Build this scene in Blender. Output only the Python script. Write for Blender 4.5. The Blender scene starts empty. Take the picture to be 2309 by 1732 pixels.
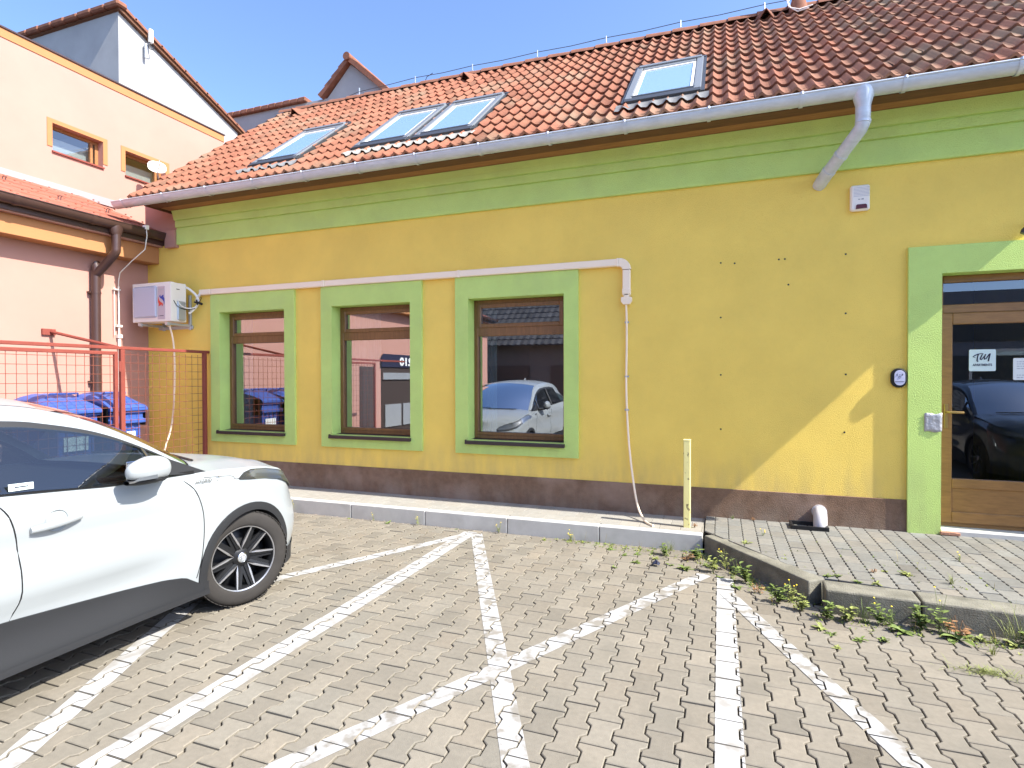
import bpy, math, random
from mathutils import Vector, Matrix
random.seed(7)
R = math.radians
sin, cos, pi = math.sin, math.cos, math.pi
sc = bpy.context.scene

# ------------------------------------------------------------------ camera, sky, sun, exposure
cam_d = bpy.data.cameras.new('camera'); cam = bpy.data.objects.new('camera', cam_d)
sc.collection.objects.link(cam); sc.camera = cam
cam_d.sensor_width = 36.0; cam_d.lens = 1277.1/2309*36.0
cam_d.clip_start = 0.05; cam_d.clip_end = 600
yaw, pit, rol = R(20.1167), R(-0.641), R(-0.136)
fw = Vector((-sin(yaw), cos(yaw), 0)); ri = Vector((cos(yaw), sin(yaw), 0)); up = Vector((0, 0, 1))
f2 = fw*cos(pit)+up*sin(pit); u2 = up*cos(pit)-fw*sin(pit)
r3 = ri*cos(rol)+u2*sin(rol); u3 = u2*cos(rol)-ri*sin(rol)
mw = Matrix((r3, u3, -f2)).transposed().to_4x4(); mw.translation = (0, 0, 1.66)
cam.matrix_world = mw

SUN = Vector((1.0, -0.115, 1.03)).normalized()
elev = math.asin(SUN.z); azim = math.atan2(SUN.x, SUN.y)
world = bpy.data.worlds.new('World'); sc.world = world; world.use_nodes = True
wn = world.node_tree; bg = wn.nodes['Background']
sky = wn.nodes.new('ShaderNodeTexSky'); sky.sky_type = 'NISHITA'; sky.sun_disc = False
sky.sun_elevation = elev; sky.sun_rotation = azim
sky.air_density = 0.6; sky.dust_density = 1.1; sky.ozone_density = 4.2
wn.links.new(sky.outputs[0], bg.inputs[0]); bg.inputs[1].default_value = 0.145
sl = bpy.data.lights.new('sun', 'SUN'); sl.energy = 3.1; sl.angle = R(0.5); sl.color = (1.0, 0.95, 0.87)
so = bpy.data.objects.new('sun', sl); sc.collection.objects.link(so)
so.rotation_euler = (-SUN).to_track_quat('-Z', 'Y').to_euler()
sc.view_settings.view_transform = 'Standard'; sc.view_settings.look = 'None'
sc.view_settings.gamma = 1.0; sc.view_settings.exposure = 1.78
sc.cycles.max_bounces = 10; sc.cycles.transparent_max_bounces = 16

# ------------------------------------------------------------------ materials
def mat(name, col, rough=0.8, metal=0.0, var=0.0, vscale=3.0, bump=0.0, bscale=60.0, bdist=0.004, spec=0.4,
        coat=0.0, attr=False, stain=None, stretch=None, emit=None, splash=None):
    m = bpy.data.materials.new(name); m.use_nodes = True
    nt = m.node_tree; N = nt.nodes; L = nt.links; b = N['Principled BSDF']
    b.inputs['Base Color'].default_value = (*col, 1); b.inputs['Roughness'].default_value = rough
    b.inputs['Metallic'].default_value = metal; b.inputs['Specular IOR Level'].default_value = spec
    b.inputs['Coat Weight'].default_value = coat
    geo = N.new('ShaderNodeNewGeometry'); vec = geo.outputs['Position']
    if stretch:
        mp = N.new('ShaderNodeMapping'); mp.inputs['Scale'].default_value = stretch
        L.new(vec, mp.inputs['Vector']); vec = mp.outputs[0]
    cur = None
    if var or stain or attr:
        base = N.new('ShaderNodeRGB'); base.outputs[0].default_value = (*col, 1); cur = base.outputs[0]
    def mixc(fac, colr, typ='MIX', c=None):
        mx = N.new('ShaderNodeMix'); mx.data_type = 'RGBA'; mx.blend_type = typ
        if hasattr(fac, 'type'): L.new(fac, mx.inputs[0])
        else: mx.inputs[0].default_value = fac
        L.new(c, mx.inputs[6])
        if hasattr(colr, 'type'): L.new(colr, mx.inputs[7])
        else: mx.inputs[7].default_value = (*colr, 1)
        return mx.outputs[2]
    if attr:
        a = N.new('ShaderNodeAttribute'); a.attribute_name = 'tint'
        cur = mixc(1.0, a.outputs['Color'], 'MULTIPLY', cur)
    if var:
        n1 = N.new('ShaderNodeTexNoise'); n1.inputs['Scale'].default_value = vscale; n1.inputs['Detail'].default_value = 8
        n1.inputs['Roughness'].default_value = 0.65; L.new(vec, n1.inputs['Vector'])
        rp = N.new('ShaderNodeMapRange'); rp.inputs[1].default_value = 0.3; rp.inputs[2].default_value = 0.7
        rp.inputs[3].default_value = 1-var; rp.inputs[4].default_value = 1+var
        L.new(n1.outputs[0], rp.inputs[0])
        cb = N.new('ShaderNodeCombineColor')
        for i in range(3): L.new(rp.outputs[0], cb.inputs[i])
        cur = mixc(1.0, cb.outputs[0], 'MULTIPLY', cur)
    if stain:
        scol, sscale, lo, hi, amt = stain
        n2 = N.new('ShaderNodeTexNoise'); n2.inputs['Scale'].default_value = sscale; n2.inputs['Detail'].default_value = 6
        L.new(vec, n2.inputs['Vector'])
        r2 = N.new('ShaderNodeMapRange'); r2.inputs[1].default_value = lo; r2.inputs[2].default_value = hi
        r2.inputs[3].default_value = 0; r2.inputs[4].default_value = amt
        L.new(n2.outputs[0], r2.inputs[0]); cur = mixc(r2.outputs[0], scol, 'MIX', cur)
    if splash:      # rain-splashed dirt low on a wall, streaky and uneven
        scol, z0, z1, amt = splash
        mp2 = N.new('ShaderNodeMapping'); mp2.inputs['Scale'].default_value = (5, 5, 1.2); L.new(geo.outputs['Position'], mp2.inputs['Vector'])
        n4 = N.new('ShaderNodeTexNoise'); n4.inputs['Scale'].default_value = 1.6; n4.inputs['Detail'].default_value = 7; L.new(mp2.outputs[0], n4.inputs['Vector'])
        sx = N.new('ShaderNodeSeparateXYZ'); L.new(geo.outputs['Position'], sx.inputs[0])
        zr = N.new('ShaderNodeMapRange'); zr.inputs[1].default_value = z0; zr.inputs[2].default_value = z1; zr.inputs[3].default_value = 1; zr.inputs[4].default_value = 0; L.new(sx.outputs[2], zr.inputs[0])
        nr_ = N.new('ShaderNodeMapRange'); nr_.inputs[1].default_value = .35; nr_.inputs[2].default_value = .7; nr_.inputs[3].default_value = .1; nr_.inputs[4].default_value = amt; L.new(n4.outputs[0], nr_.inputs[0])
        ml = N.new('ShaderNodeMath'); ml.operation = 'MULTIPLY'; L.new(zr.outputs[0], ml.inputs[0]); L.new(nr_.outputs[0], ml.inputs[1])
        cur = mixc(ml.outputs[0], scol, 'MIX', cur)
    if cur: L.new(cur, b.inputs['Base Color'])
    if bump:
        n3 = N.new('ShaderNodeTexNoise'); n3.inputs['Scale'].default_value = bscale; n3.inputs['Detail'].default_value = 5
        L.new(vec, n3.inputs['Vector'])
        bp = N.new('ShaderNodeBump'); bp.inputs['Strength'].default_value = bump; bp.inputs['Distance'].default_value = bdist
        L.new(n3.outputs[0], bp.inputs['Height']); L.new(bp.outputs[0], b.inputs['Normal'])
    if emit: b.inputs['Emission Color'].default_value = (*emit[0], 1); b.inputs['Emission Strength'].default_value = emit[1]
    return m

def glassmat(name, tint, refl, rough=0.0, body=None, bodyfac=0.0):
    """thin pane: see-through tint mixed with a mirror share; optional milky body."""
    m = bpy.data.materials.new(name); m.use_nodes = True
    nt = m.node_tree; N = nt.nodes; L = nt.links
    for n in list(N):
        if n.type == 'BSDF_PRINCIPLED': N.remove(n)
    out = [n for n in N if n.type == 'OUTPUT_MATERIAL'][0]
    tr = N.new('ShaderNodeBsdfTransparent'); tr.inputs[0].default_value = (*tint, 1)
    gl = N.new('ShaderNodeBsdfGlossy'); gl.inputs['Roughness'].default_value = rough; gl.inputs[0].default_value = (.93, .96, 1, 1)
    lw = N.new('ShaderNodeLayerWeight'); lw.inputs[0].default_value = 0.25
    mr = N.new('ShaderNodeMapRange'); mr.inputs[3].default_value = refl; mr.inputs[4].default_value = 1.0
    L.new(lw.outputs['Fresnel'], mr.inputs[0])
    mx = N.new('ShaderNodeMixShader'); L.new(mr.outputs[0], mx.inputs[0])
    first = tr.outputs[0]
    if body:
        df = N.new('ShaderNodeBsdfDiffuse'); df.inputs[0].default_value = (*body, 1)
        m2 = N.new('ShaderNodeMixShader'); m2.inputs[0].default_value = bodyfac
        L.new(tr.outputs[0], m2.inputs[1]); L.new(df.outputs[0], m2.inputs[2]); first = m2.outputs[0]
    L.new(first, mx.inputs[1]); L.new(gl.outputs[0], mx.inputs[2]); L.new(mx.outputs[0], out.inputs[0])
    return m

M = {}
M['yellow'] = mat('yellow_plaster', (.94, .68, .145), .9, var=.06, vscale=1.6, bump=1.0, bscale=120, bdist=.009, spec=.2,
                  stain=((.82, .60, .14), .9, .50, .75, .5), splash=((.50, .38, .17), .42, .95, .6))
M['green'] = mat('green_plaster', (.56, .74, .21), .9, var=.06, vscale=2.5, bump=1.0, bscale=110, bdist=.008, spec=.2,
                 stain=((.46, .58, .21), 2.0, .50, .8, .5), splash=((.30, .33, .15), .1, 1.1, .6))
M['plinth'] = mat('brown_plinth_render', (.20, .125, .080), .95, var=.22, vscale=12, bump=1, bscale=120, bdist=.008, spec=.2,
                  stain=((.34, .24, .18), 2.3, .50, .70, .7), splash=((.32, .27, .21), .05, .42, .8))
M['pink'] = mat('pink_plaster', (.46, .25, .198), .9, var=.045, vscale=1.3, bump=.3, bscale=150, bdist=.003, spec=.2)
M['peach'] = mat('peach_plaster', (.43, .20, .085), .9, var=.03, vscale=3, bump=.3, bscale=150, spec=.2)
M['grey_wall'] = mat('grey_render', (.36, .36, .35), .95, var=.09, vscale=1.5, bump=.5, bscale=60, spec=.2,
                     stain=((.36, .36, .36), .8, .5, .7, .6))
M['fascia'] = mat('brown_stained_wood', (.14, .06, .028), .6, var=.3, vscale=4, stretch=(1, 12, 12), spec=.3)
M['soffit'] = mat('pale_stained_wood', (.33, .15, .055), .6, var=.25, vscale=4, stretch=(1, 12, 12), spec=.3)
M['frame'] = mat('golden_oak_frame', (.205, .098, .033), .38, var=.22, vscale=5, stretch=(9, 9, 1), spec=.5)
M['door'] = mat('golden_oak_door', (.30, .15, .045), .38, var=.2, vscale=5, stretch=(1.5, 9, 9), spec=.5)
M['sill'] = mat('dark_brown_sill', (.045, .03, .028), .45, spec=.5)
M['glass'] = glassmat('window_glass', (.62, .68, .68), .40)
M['doorglass'] = glassmat('door_glass', (.55, .6, .6), .14)
M['skyglass'] = glassmat('roof_window_glass', (.4, .55, .7), .30, .03, (.27, .42, .56), .9)
M['zinc'] = mat('zinc_sheet', (.58, .63, .67), .4, metal=.15, var=.12, vscale=6, stretch=(1, 3, 3), spec=.5)
M['lead'] = mat('lead_flashing', (.17, .17, .165), .6, var=.2, vscale=20)
M['brown_metal'] = mat('brown_painted_metal', (.062, .032, .026), .35, var=.1, spec=.5)
M['tile'] = mat('clay_tile', (.25, .105, .062), .85, attr=True, var=.2, vscale=14, bump=.4, bscale=60, spec=.2,
                stain=((.22, .19, .13), 1.6, .50, .72, .6))
M['flat_tile'] = mat('red_sheet_tile', (.34, .115, .075), .8, attr=True, var=.12, vscale=9, spec=.2)
M['ridge'] = mat('ridge_clay', (.24, .105, .065), .85, var=.2, vscale=8, spec=.2)
M['darktile'] = mat('dark_roof_tile', (.055, .055, .058), .7, attr=True, var=.2, vscale=5)
M['dark_metal'] = mat('dark_grey_metal', (.06, .062, .064), .4, metal=.3)
M['grey_metal'] = mat('light_grey_metal', (.50, .53, .55), .35, metal=.5, var=.05)
M['mid_grey'] = mat('mid_grey_cover', (.20, .215, .225), .4, metal=.2)
M['black'] = mat('black_plastic', (.012, .012, .013), .45)
M['white_plastic'] = mat('white_plastic', (.86, .81, .72), .45, var=.02)
M['duct'] = mat('cream_plastic_duct', (.95, .80, .60), .5, var=.02)
M['grey_plastic'] = mat('grey_plastic', (.42, .42, .46), .5)
M['paver'] = mat('tan_paver', (.212, .190, .150), .92, attr=True, var=.10, vscale=30, bump=.7, bscale=220, bdist=.002, spec=.2,
                 stain=((.145, .134, .108), 2.4, .50, .74, .55))
M['paver2'] = mat('grey_paver', (.195, .188, .164), .92, attr=True, var=.12, vscale=26, bump=.7, bscale=200, bdist=.002, spec=.2,
                  stain=((.14, .13, .11), 2.6, .52, .75, .5))
M['slab'] = mat('pale_slab', (.30, .285, .25), .9, attr=True, var=.08, vscale=14, bump=.4, bscale=160, bdist=.002, spec=.2)
M['joint'] = mat('dark_joint_grit', (.036, .030, .023), 1, var=.3, vscale=40, bump=1, bscale=150, spec=.1)
M['kerb'] = mat('concrete_kerb', (.48, .475, .44), .9, var=.08, vscale=5, bump=.5, bscale=130, bdist=.002, spec=.2,
                stain=((.30, .29, .26), 4, .55, .8, .5))
M['oldkerb'] = mat('old_concrete_kerb', (.205, .195, .155), .95, var=.25, vscale=7, bump=1, bscale=110, bdist=.006, spec=.2,
                   stain=((.11, .105, .08), 5, .46, .68, .75))
M['paint'] = mat('white_road_paint', (.39, .39, .38), .7, var=.04, vscale=10, bump=.3, bscale=200, bdist=.001,
                 stain=((.22, .20, .165), 8, .50, .66, .6))
M['wornpaint'] = mat('worn_road_paint', (.37, .37, .36), .7, var=.06, vscale=10, bump=.3, bscale=200, bdist=.001,
                     stain=((.20, .18, .145), 11, .48, .62, .85))
M['red_steel'] = mat('oxide_red_steel', (.24, .055, .038), .55, var=.12, vscale=6, spec=.4)
M['wire'] = mat('oxide_red_wire', (.22, .06, .035), .6)
M['bin'] = mat('blue_bin_plastic', (.045, .10, .36), .42, var=.06, vscale=4, spec=.5)
M['car_white'] = mat('white_car_paint', (.31, .335, .34), .3, coat=.4, spec=.5)
M['car_blue'] = mat('dark_blue_car_paint', (.03, .045, .075), .22, coat=1.0, spec=.5)
M['clad'] = mat('dark_grey_cladding', (.018, .019, .021), .55, spec=.4)
M['carglass'] = glassmat('car_side_glass', (.34, .42, .43), .09)
M['carscreen'] = glassmat('car_windscreen', (.25, .29, .30), .12)
M['lampglass'] = glassmat('headlamp_lens', (.8, .82, .84), .02, .3)
for n_ in M['lampglass'].node_tree.nodes:
    if n_.type == 'MAP_RANGE': n_.inputs[4].default_value = .35
M['tyre'] = mat('tyre_rubber', (.034, .031, .028), .85, var=.12, vscale=12, spec=.3)
M['rim'] = mat('dark_alloy', (.018, .019, .021), .4, metal=.4)
M['bright'] = mat('machined_alloy', (.42, .42, .43), .3, metal=.8)
M['chrome'] = mat('chrome_metal', (.75, .76, .78), .12, metal=1)
M['interior'] = mat('dark_car_interior', (.035, .034, .033), .8)
M['beige'] = mat('beige_trim', (.20, .17, .13), .8)
M['yellow_post'] = mat('pale_yellow_paint', (.80, .72, .30), .6, var=.05, vscale=10, stretch=(1, 1, .6), bump=.4, bscale=90,
                       stain=((.10, .07, .04), 22, .62, .68, .9))
M['pipe'] = mat('grey_drain_pipe', (.52, .50, .50), .5, var=.1)
M['leaf'] = mat('weed_leaf', (.14, .19, .048), .6, var=.3, vscale=20, spec=.3)
M['leaf2'] = mat('pale_weed_leaf', (.24, .27, .08), .6, var=.3, vscale=20, spec=.3)
M['dry'] = mat('dry_weed', (.30, .16, .07), .8, var=.3, vscale=20)
M['flower'] = mat('yellow_petal', (.85, .62, .03), .6)
M['tape'] = mat('silver_duct_tape', (.42, .42, .42), .35, metal=.3, var=.15, vscale=14, bump=1, bscale=30, bdist=.01)
M['ink'] = mat('dark_ink', (.02, .022, .05), .6)
M['paper'] = mat('white_paper', (.78, .80, .77), .6)
M['sticker'] = mat('pale_sticker', (.66, .76, .72), .45)
M['redlens'] = mat('dark_red_lens', (.10, .008, .008), .25)
M['bluemark'] = mat('blue_mark', (.03, .06, .35), .4)
M['redmark'] = mat('red_mark', (.70, .06, .03), .4)
M['brass'] = mat('brass_handle', (.42, .27, .10), .35, metal=.6)
M['room'] = mat('room_plaster', (.22, .21, .20), .9)
M['roomfloor'] = mat('room_floor', (.16, .11, .07), .6)
M['curtain'] = mat('pale_blue_curtain', (.45, .54, .55), .9, var=.1, vscale=3, stretch=(14, 14, .3))
M['asphalt'] = mat('asphalt', (.09, .085, .08), .95, var=.15, vscale=3, bump=.6, bscale=90)
M['silverbag'] = mat('dark_foil', (.05, .055, .09), .3, metal=.5, var=.3, vscale=30)
M['brick'] = mat('brick_rubble', (.42, .22, .14), .95, var=.2, vscale=20)
M['lampwhite'] = mat('lamp_reflector', (.10, .11, .12), .5)

# ------------------------------------------------------------------ mesh helpers
C = sc.collection
class MB:
    def __init__(s): s.v = []; s.f = []; s.t = []; s.smooth = False
    def add(s, vs, fs, tint=None):
        n = len(s.v); s.v += [tuple(p) for p in vs]; s.f += [tuple(i+n for i in f) for f in fs]
        s.t += [tint or (1, 1, 1)]*len(fs); return s
    def box(s, x0, x1, y0, y1, z0, z1, tint=None):
        return s.add([(x0, y0, z0), (x1, y0, z0), (x1, y1, z0), (x0, y1, z0), (x0, y0, z1), (x1, y0, z1), (x1, y1, z1), (x0, y1, z1)],
                     [(0, 3, 2, 1), (4, 5, 6, 7), (0, 1, 5, 4), (1, 2, 6, 5), (2, 3, 7, 6), (3, 0, 4, 7)], tint)
    def bevbox(s, x0, x1, y0, y1, z0, z1, b, tint=None):
        # box with chamfered edges (convex hull of 24 points)
        P = []
        for sx, sy, sz in [(a, c, d) for a in (0, 1) for c in (0, 1) for d in (0, 1)]:
            X = (x0, x1)[sx]; Y = (y0, y1)[sy]; Z = (z0, z1)[sz]
            dx = b*(1-2*sx); dy = b*(1-2*sy); dz = b*(1-2*sz)
            P += [(X, Y+dy, Z+dz), (X+dx, Y, Z+dz), (X+dx, Y+dy, Z)]
        def i(sx, sy, sz, k): return (sx*4+sy*2+sz)*3+k
        F = []
        F += [(i(0, 0, 0, 0), i(0, 0, 1, 0), i(0, 1, 1, 0), i(0, 1, 0, 0)), (i(1, 0, 0, 0), i(1, 1, 0, 0), i(1, 1, 1, 0), i(1, 0, 1, 0))]
        F += [(i(0, 0, 0, 1), i(1, 0, 0, 1), i(1, 0, 1, 1), i(0, 0, 1, 1)), (i(0, 1, 0, 1), i(0, 1, 1, 1), i(1, 1, 1, 1), i(1, 1, 0, 1))]
        F += [(i(0, 0, 0, 2), i(0, 1, 0, 2), i(1, 1, 0, 2), i(1, 0, 0, 2)), (i(0, 0, 1, 2), i(1, 0, 1, 2), i(1, 1, 1, 2), i(0, 1, 1, 2))]
        for a in (0, 1):
            for c in (0, 1):
                F += [(i(a, c, 0, 0), i(a, c, 1, 0), i(a, c, 1, 1), i(a, c, 0, 1))]
                F += [(i(a, 0, c, 0), i(a, 1, c, 0), i(a, 1, c, 2), i(a, 0, c, 2))]
                F += [(i(0, a, c, 1), i(1, a, c, 1), i(1, a, c, 2), i(0, a, c, 2))]
        for a in (0, 1):
            for c in (0, 1):
                for d in (0, 1): F += [(i(a, c, d, 0), i(a, c, d, 1), i(a, c, d, 2))]
        return s.add(P, F, tint)
    def prism(s, pts, y0, y1, axis='y', tint=None):
        # polygon pts (a,b) extruded along axis
        n = len(pts)
        def mk(p, h):
            if axis == 'y': return (p[0], h, p[1])
            if axis == 'x': return (h, p[0], p[1])
            return (p[0], p[1], h)
        V = [mk(p, y0) for p in pts]+[mk(p, y1) for p in pts]
        F = [tuple(range(n))[::-1], tuple(range(n, 2*n))]+[(i, (i+1) % n, (i+1) % n+n, i+n) for i in range(n)]
        return s.add(V, F, tint)
    def tube(s, pts, r, n=10, cap=True, tint=None, closed=False):
        pts = [Vector(p) for p in pts]; V = []; F = []
        m = len(pts); rs = r if isinstance(r, (list, tuple)) else [r]*m
        prev = None
        for k, p in enumerate(pts):
            if closed: d = (pts[(k+1) % m]-pts[k-1])
            else: d = (pts[min(k+1, m-1)]-pts[max(k-1, 0)])
            d.normalize()
            if prev is None:
                a = Vector((0, 0, 1)) if abs(d.z) < .9 else Vector((1, 0, 0))
                u = d.cross(a).normalized()
            else: u = (prev-d*prev.dot(d)).normalized()
            prev = u; w = d.cross(u)
            for j in range(n):
                t = 2*pi*j/n; V.append(p+(u*cos(t)+w*sin(t))*rs[k])
        for k in range(m if closed else m-1):
            k2 = (k+1) % m
            for j in range(n): F.append((k*n+j, k*n+(j+1) % n, k2*n+(j+1) % n, k2*n+j))
        if cap and not closed: F += [tuple(range(n))[::-1], tuple(range((m-1)*n, m*n))]
        return s.add(V, F, tint)
    def lathe(s, prof, o, ax, n=32, tint=None, close=False):
        # prof (r,h) revolved about axis ax through o
        ax = Vector(ax).normalized(); a = Vector((0, 0, 1)) if abs(ax.z) < .9 else Vector((1, 0, 0))
        u = ax.cross(a).normalized(); w = ax.cross(u); o = Vector(o); V = []; F = []
        for (r, h) in prof:
            for j in range(n):
                t = 2*pi*j/n; V.append(o+ax*h+(u*cos(t)+w*sin(t))*r)
        m = len(prof)
        for k in range(m if close else m-1):
            k2 = (k+1) % m
            for j in range(n): F.append((k*n+j, k*n+(j+1) % n, k2*n+(j+1) % n, k2*n+j))
        return s.add(V, F, tint)
    def grid(s, P, tint=None):
        # P rows of points
        nr = len(P); nc = len(P[0]); V = [p for row in P for p in row]; F = []
        for i in range(nr-1):
            for j in range(nc-1): F.append((i*nc+j, i*nc+j+1, (i+1)*nc+j+1, (i+1)*nc+j))
        return s.add(V, F, tint)

def wloc(o):
    p = Vector((0, 0, 0))
    while o: p += Vector(o.location); o = o.parent
    return p
def tag(o, label=None, cat=None, group=None, kind=None):
    if label: o['label'] = label
    if cat: o['category'] = cat
    if group: o['group'] = group
    if kind: o['kind'] = kind
    return o
def thing(name, label, cat, loc=(0, 0, 0), group=None, kind=None):
    o = bpy.data.objects.new(name, None); C.objects.link(o); o.location = loc; o.empty_display_size = .2
    return tag(o, label, cat, group, kind)
def obj(name, mb, m, parent=None, smooth=False, loc=None, label=None, cat=None, group=None, kind=None, bevel=0, weld=False, auto=40, solid=0, subd=0):
    """links mb as ONE mesh object; vertices are given in world space (or the parent's own space when prt_local)"""
    me = bpy.data.meshes.new(name)
    off = wloc(parent) if parent else Vector(loc or (0, 0, 0))
    me.from_pydata([(v[0]-off.x, v[1]-off.y, v[2]-off.z) for v in mb.v], [], mb.f); me.update()
    if any(t != (1, 1, 1) for t in mb.t):
        a = me.attributes.new('tint', 'FLOAT_COLOR', 'FACE')
        flat = []
        for t in mb.t: flat += [t[0], t[1], t[2], 1]
        a.data.foreach_set('color', flat)
    elif m.node_tree.nodes.get('Attribute'):
        a = me.attributes.new('tint', 'FLOAT_COLOR', 'FACE'); a.data.foreach_set('color', [1.0]*4*len(mb.f))
    if weld:
        import bmesh
        bm = bmesh.new(); bm.from_mesh(me); bmesh.ops.remove_doubles(bm, verts=bm.verts, dist=1e-4)
        bmesh.ops.recalc_face_normals(bm, faces=bm.faces); bm.to_mesh(me); bm.free()
    me.materials.append(m)
    o = bpy.data.objects.new(name, me); C.objects.link(o)
    if parent: o.parent = parent
    else: o.location = off
    if smooth:
        me.polygons.foreach_set('use_smooth', [True]*len(me.polygons))
        me.set_sharp_from_angle(angle=R(auto))
    if solid:
        md = o.modifiers.new('solid', 'SOLIDIFY'); md.thickness = solid; md.offset = -1
    if subd:
        md = o.modifiers.new('sub', 'SUBSURF'); md.levels = subd; md.render_levels = subd
    if bevel:
        md = o.modifiers.new('bev', 'BEVEL'); md.width = bevel; md.segments = 2; md.limit_method = 'ANGLE'; md.angle_limit = R(35)
    return tag(o, label, cat, group, kind)
def text(name, s, size, m, parent, origin, right, upv, depth=.0006, align='LEFT', sx=1, bold=0):
    cu = bpy.data.curves.new(name, 'FONT'); cu.body = s; cu.size = size; cu.extrude = depth; cu.align_x = align; cu.offset = bold
    t = bpy.data.objects.new(name, cu); C.objects.link(t)
    me = bpy.data.meshes.new_from_object(t); bpy.data.objects.remove(t)
    r = Vector(right).normalized(); u = Vector(upv).normalized(); nrm = r.cross(u)
    off = wloc(parent) if parent else Vector((0, 0, 0)); o0 = Vector(origin)
    for v in me.vertices: v.co = o0+r*v.co.x*sx+u*v.co.y+nrm*v.co.z-off
    me.materials.clear(); me.materials.append(m)
    o = bpy.data.objects.new(name, me); C.objects.link(o); o.parent = parent
    return o
def copytree(o, parent=None):
    c = o.copy(); C.objects.link(c)
    if parent: c.parent = parent
    for ch in list(o.children): copytree(ch, c)
    return c
def catmull(P, n):
    out = []
    for i in range(len(P)-1):
        p0 = P[max(i-1, 0)]; p1 = P[i]; p2 = P[i+1]; p3 = P[min(i+2, len(P)-1)]
        for k in range(n):
            t = k/n
            out.append(tuple(.5*((2*b)+(-a+c)*t+(2*a-5*b+4*c-d)*t*t+(-a+3*b-3*c+d)*t**3) for a, b, c, d in zip(p0, p1, p2, p3)))
    out.append(tuple(P[-1])); return out
def interp(T, x):
    if x <= T[0][0]: return T[0][1]
    for (a, va), (b, vb) in zip(T, T[1:]):
        if x <= b:
            t = (x-a)/(b-a); return va+(vb-va)*t
    return T[-1][1]
def sm(a, b, x):
    t = max(0, min(1, (x-a)/(b-a))); return t*t*(3-2*t)

# ------------------------------------------------------------------ ground and paving
D = 6.35            # plane of the yellow wall
g = MB(); g.add([(-150, -150, -.03), (150, -150, -.03), (150, 150, -.03), (-150, 150, -.03)], [(0, 1, 2, 3)])
obj('ground', g, M['asphalt'], kind='structure')
g = MB(); g.add([(-8.36, -6, -.012), (7, -6, -.012), (7, 6.5, -.012), (-8.36, 6.5, -.012)], [(0, 1, 2, 3)])
obj('joint_bed', g, M['joint'], kind='structure')

def clip(poly, conv):
    out = poly
    for i in range(len(conv)):
        a = conv[i]; b = conv[(i+1) % len(conv)]; ex = b[0]-a[0]; ey = b[1]-a[1]
        def d(p): return ex*(p[1]-a[1])-ey*(p[0]-a[0])
        res = []
        for k in range(len(out)):
            p = out[k]; q = out[(k+1) % len(out)]; dp = d(p); dq = d(q)
            if dp >= 0: res.append(p)
            if (dp >= 0) != (dq >= 0):
                t = dp/(dp-dq); res.append((p[0]+(q[0]-p[0])*t, p[1]+(q[1]-p[1])*t))
        out = res
        if len(out) < 3: return []
    return out
def area(p): return .5*sum(p[i][0]*p[(i+1) % len(p)][1]-p[(i+1) % len(p)][0]*p[i][1] for i in range(len(p)))
def inset(poly, d):
    n = len(poly); out = []
    for i in range(n):
        a = Vector(poly[i-1]); b = Vector(poly[i]); c = Vector(poly[(i+1) % n])
        e1 = (b-a); e2 = (c-b)
        if e1.length < 1e-5 or e2.length < 1e-5: out.append(tuple(b)); continue
        e1.normalize(); e2.normalize(); n1 = Vector((-e1.y, e1.x)); n2 = Vector((-e2.y, e2.x))
        m = n1+n2
        if m.length < .2: m = n1
        m.normalize(); k = d/max(.5, m.dot(n1)); out.append((b.x+m.x*k, b.y+m.y*k))
    return out
def stone(mb, poly, zf, ch, joint, tint, drop=.02, dz=0, tilt=(0, 0)):
    cx = sum(p[0] for p in poly)/len(poly); cy = sum(p[1] for p in poly)/len(poly)
    o = inset(poly, joint/2); i_ = inset(poly, joint/2+ch); n = len(o)
    zz = lambda p: zf(*p)+dz+(p[0]-cx)*tilt[0]+(p[1]-cy)*tilt[1]
    V = [(p[0], p[1], zz(p)) for p in i_]+[(p[0], p[1], zz(p)-ch*.8) for p in o]+[(p[0], p[1], zz(p)-drop) for p in o]
    F = [tuple(range(n))]+[(k, n+k, n+(k+1) % n, (k+1) % n) for k in range(n)]+[(n+k, 2*n+k, 2*n+(k+1) % n, n+(k+1) % n) for k in range(n)]
    mb.add(V, F, tint); return i_, zz
def tintgen(v, warm=.04):
    a = random.gauss(1, v); w = random.gauss(0, warm); return (a*(1+w), a, a*(1-w))
# I-shaped tan pavers
PX, PY = .1385, .2
STR = []     # painted stripes: polygon (ccw), list of top polygons
def strip(a, b, w): 
    a = Vector(a); b = Vector(b); d = (b-a).normalized(); n = Vector((-d.y, d.x))*w/2
    return [tuple(a-n), tuple(b-n), tuple(b+n), tuple(a+n)]
def ext(a, b, k0, k1):
    a = Vector(a); b = Vector(b); d = (b-a).normalized(); return tuple(a-d*k0), tuple(b+d*k1)
STRIPES = [('wide white bay line running straight to the corner of the old kerb', strip((.045, -1), (.045, 4.97), .125), 'paint'),
           ('white bay line running straight to the foot of the long kerb', strip((-2.51, -1), (-2.51, 5.55), .155), 'paint'),
           ('worn white diagonal stripe from the long kerb down across the middle of the bay', strip(*ext((-2.37, 5.40), (-.81, 2.25), .12, 1.9), .12), 'wornpaint'),
           ('worn white diagonal stripe rising to the weeds at the kerb corner', strip(*ext((-1.745, 1.91), (-.14, 4.96), 1.1, .05), .125), 'wornpaint'),
           ('white diagonal stripe running under the white car towards its front wheel', strip(*ext((-2.88, 1.53), (-3.63, 3.02), 1.2, 1.9), .13), 'paint'),
           ('white diagonal stripe from behind the car tyre up to the long kerb', strip(*ext((-3.42, 3.75), (-2.52, 5.40), 3.0, .1), .115), 'paint'),
           ('short white diagonal stripe running right from the wide bay line', strip(*ext((.148, 4.40), (.79, 2.83), .25, 2.2), .115), 'wornpaint')]
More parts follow.
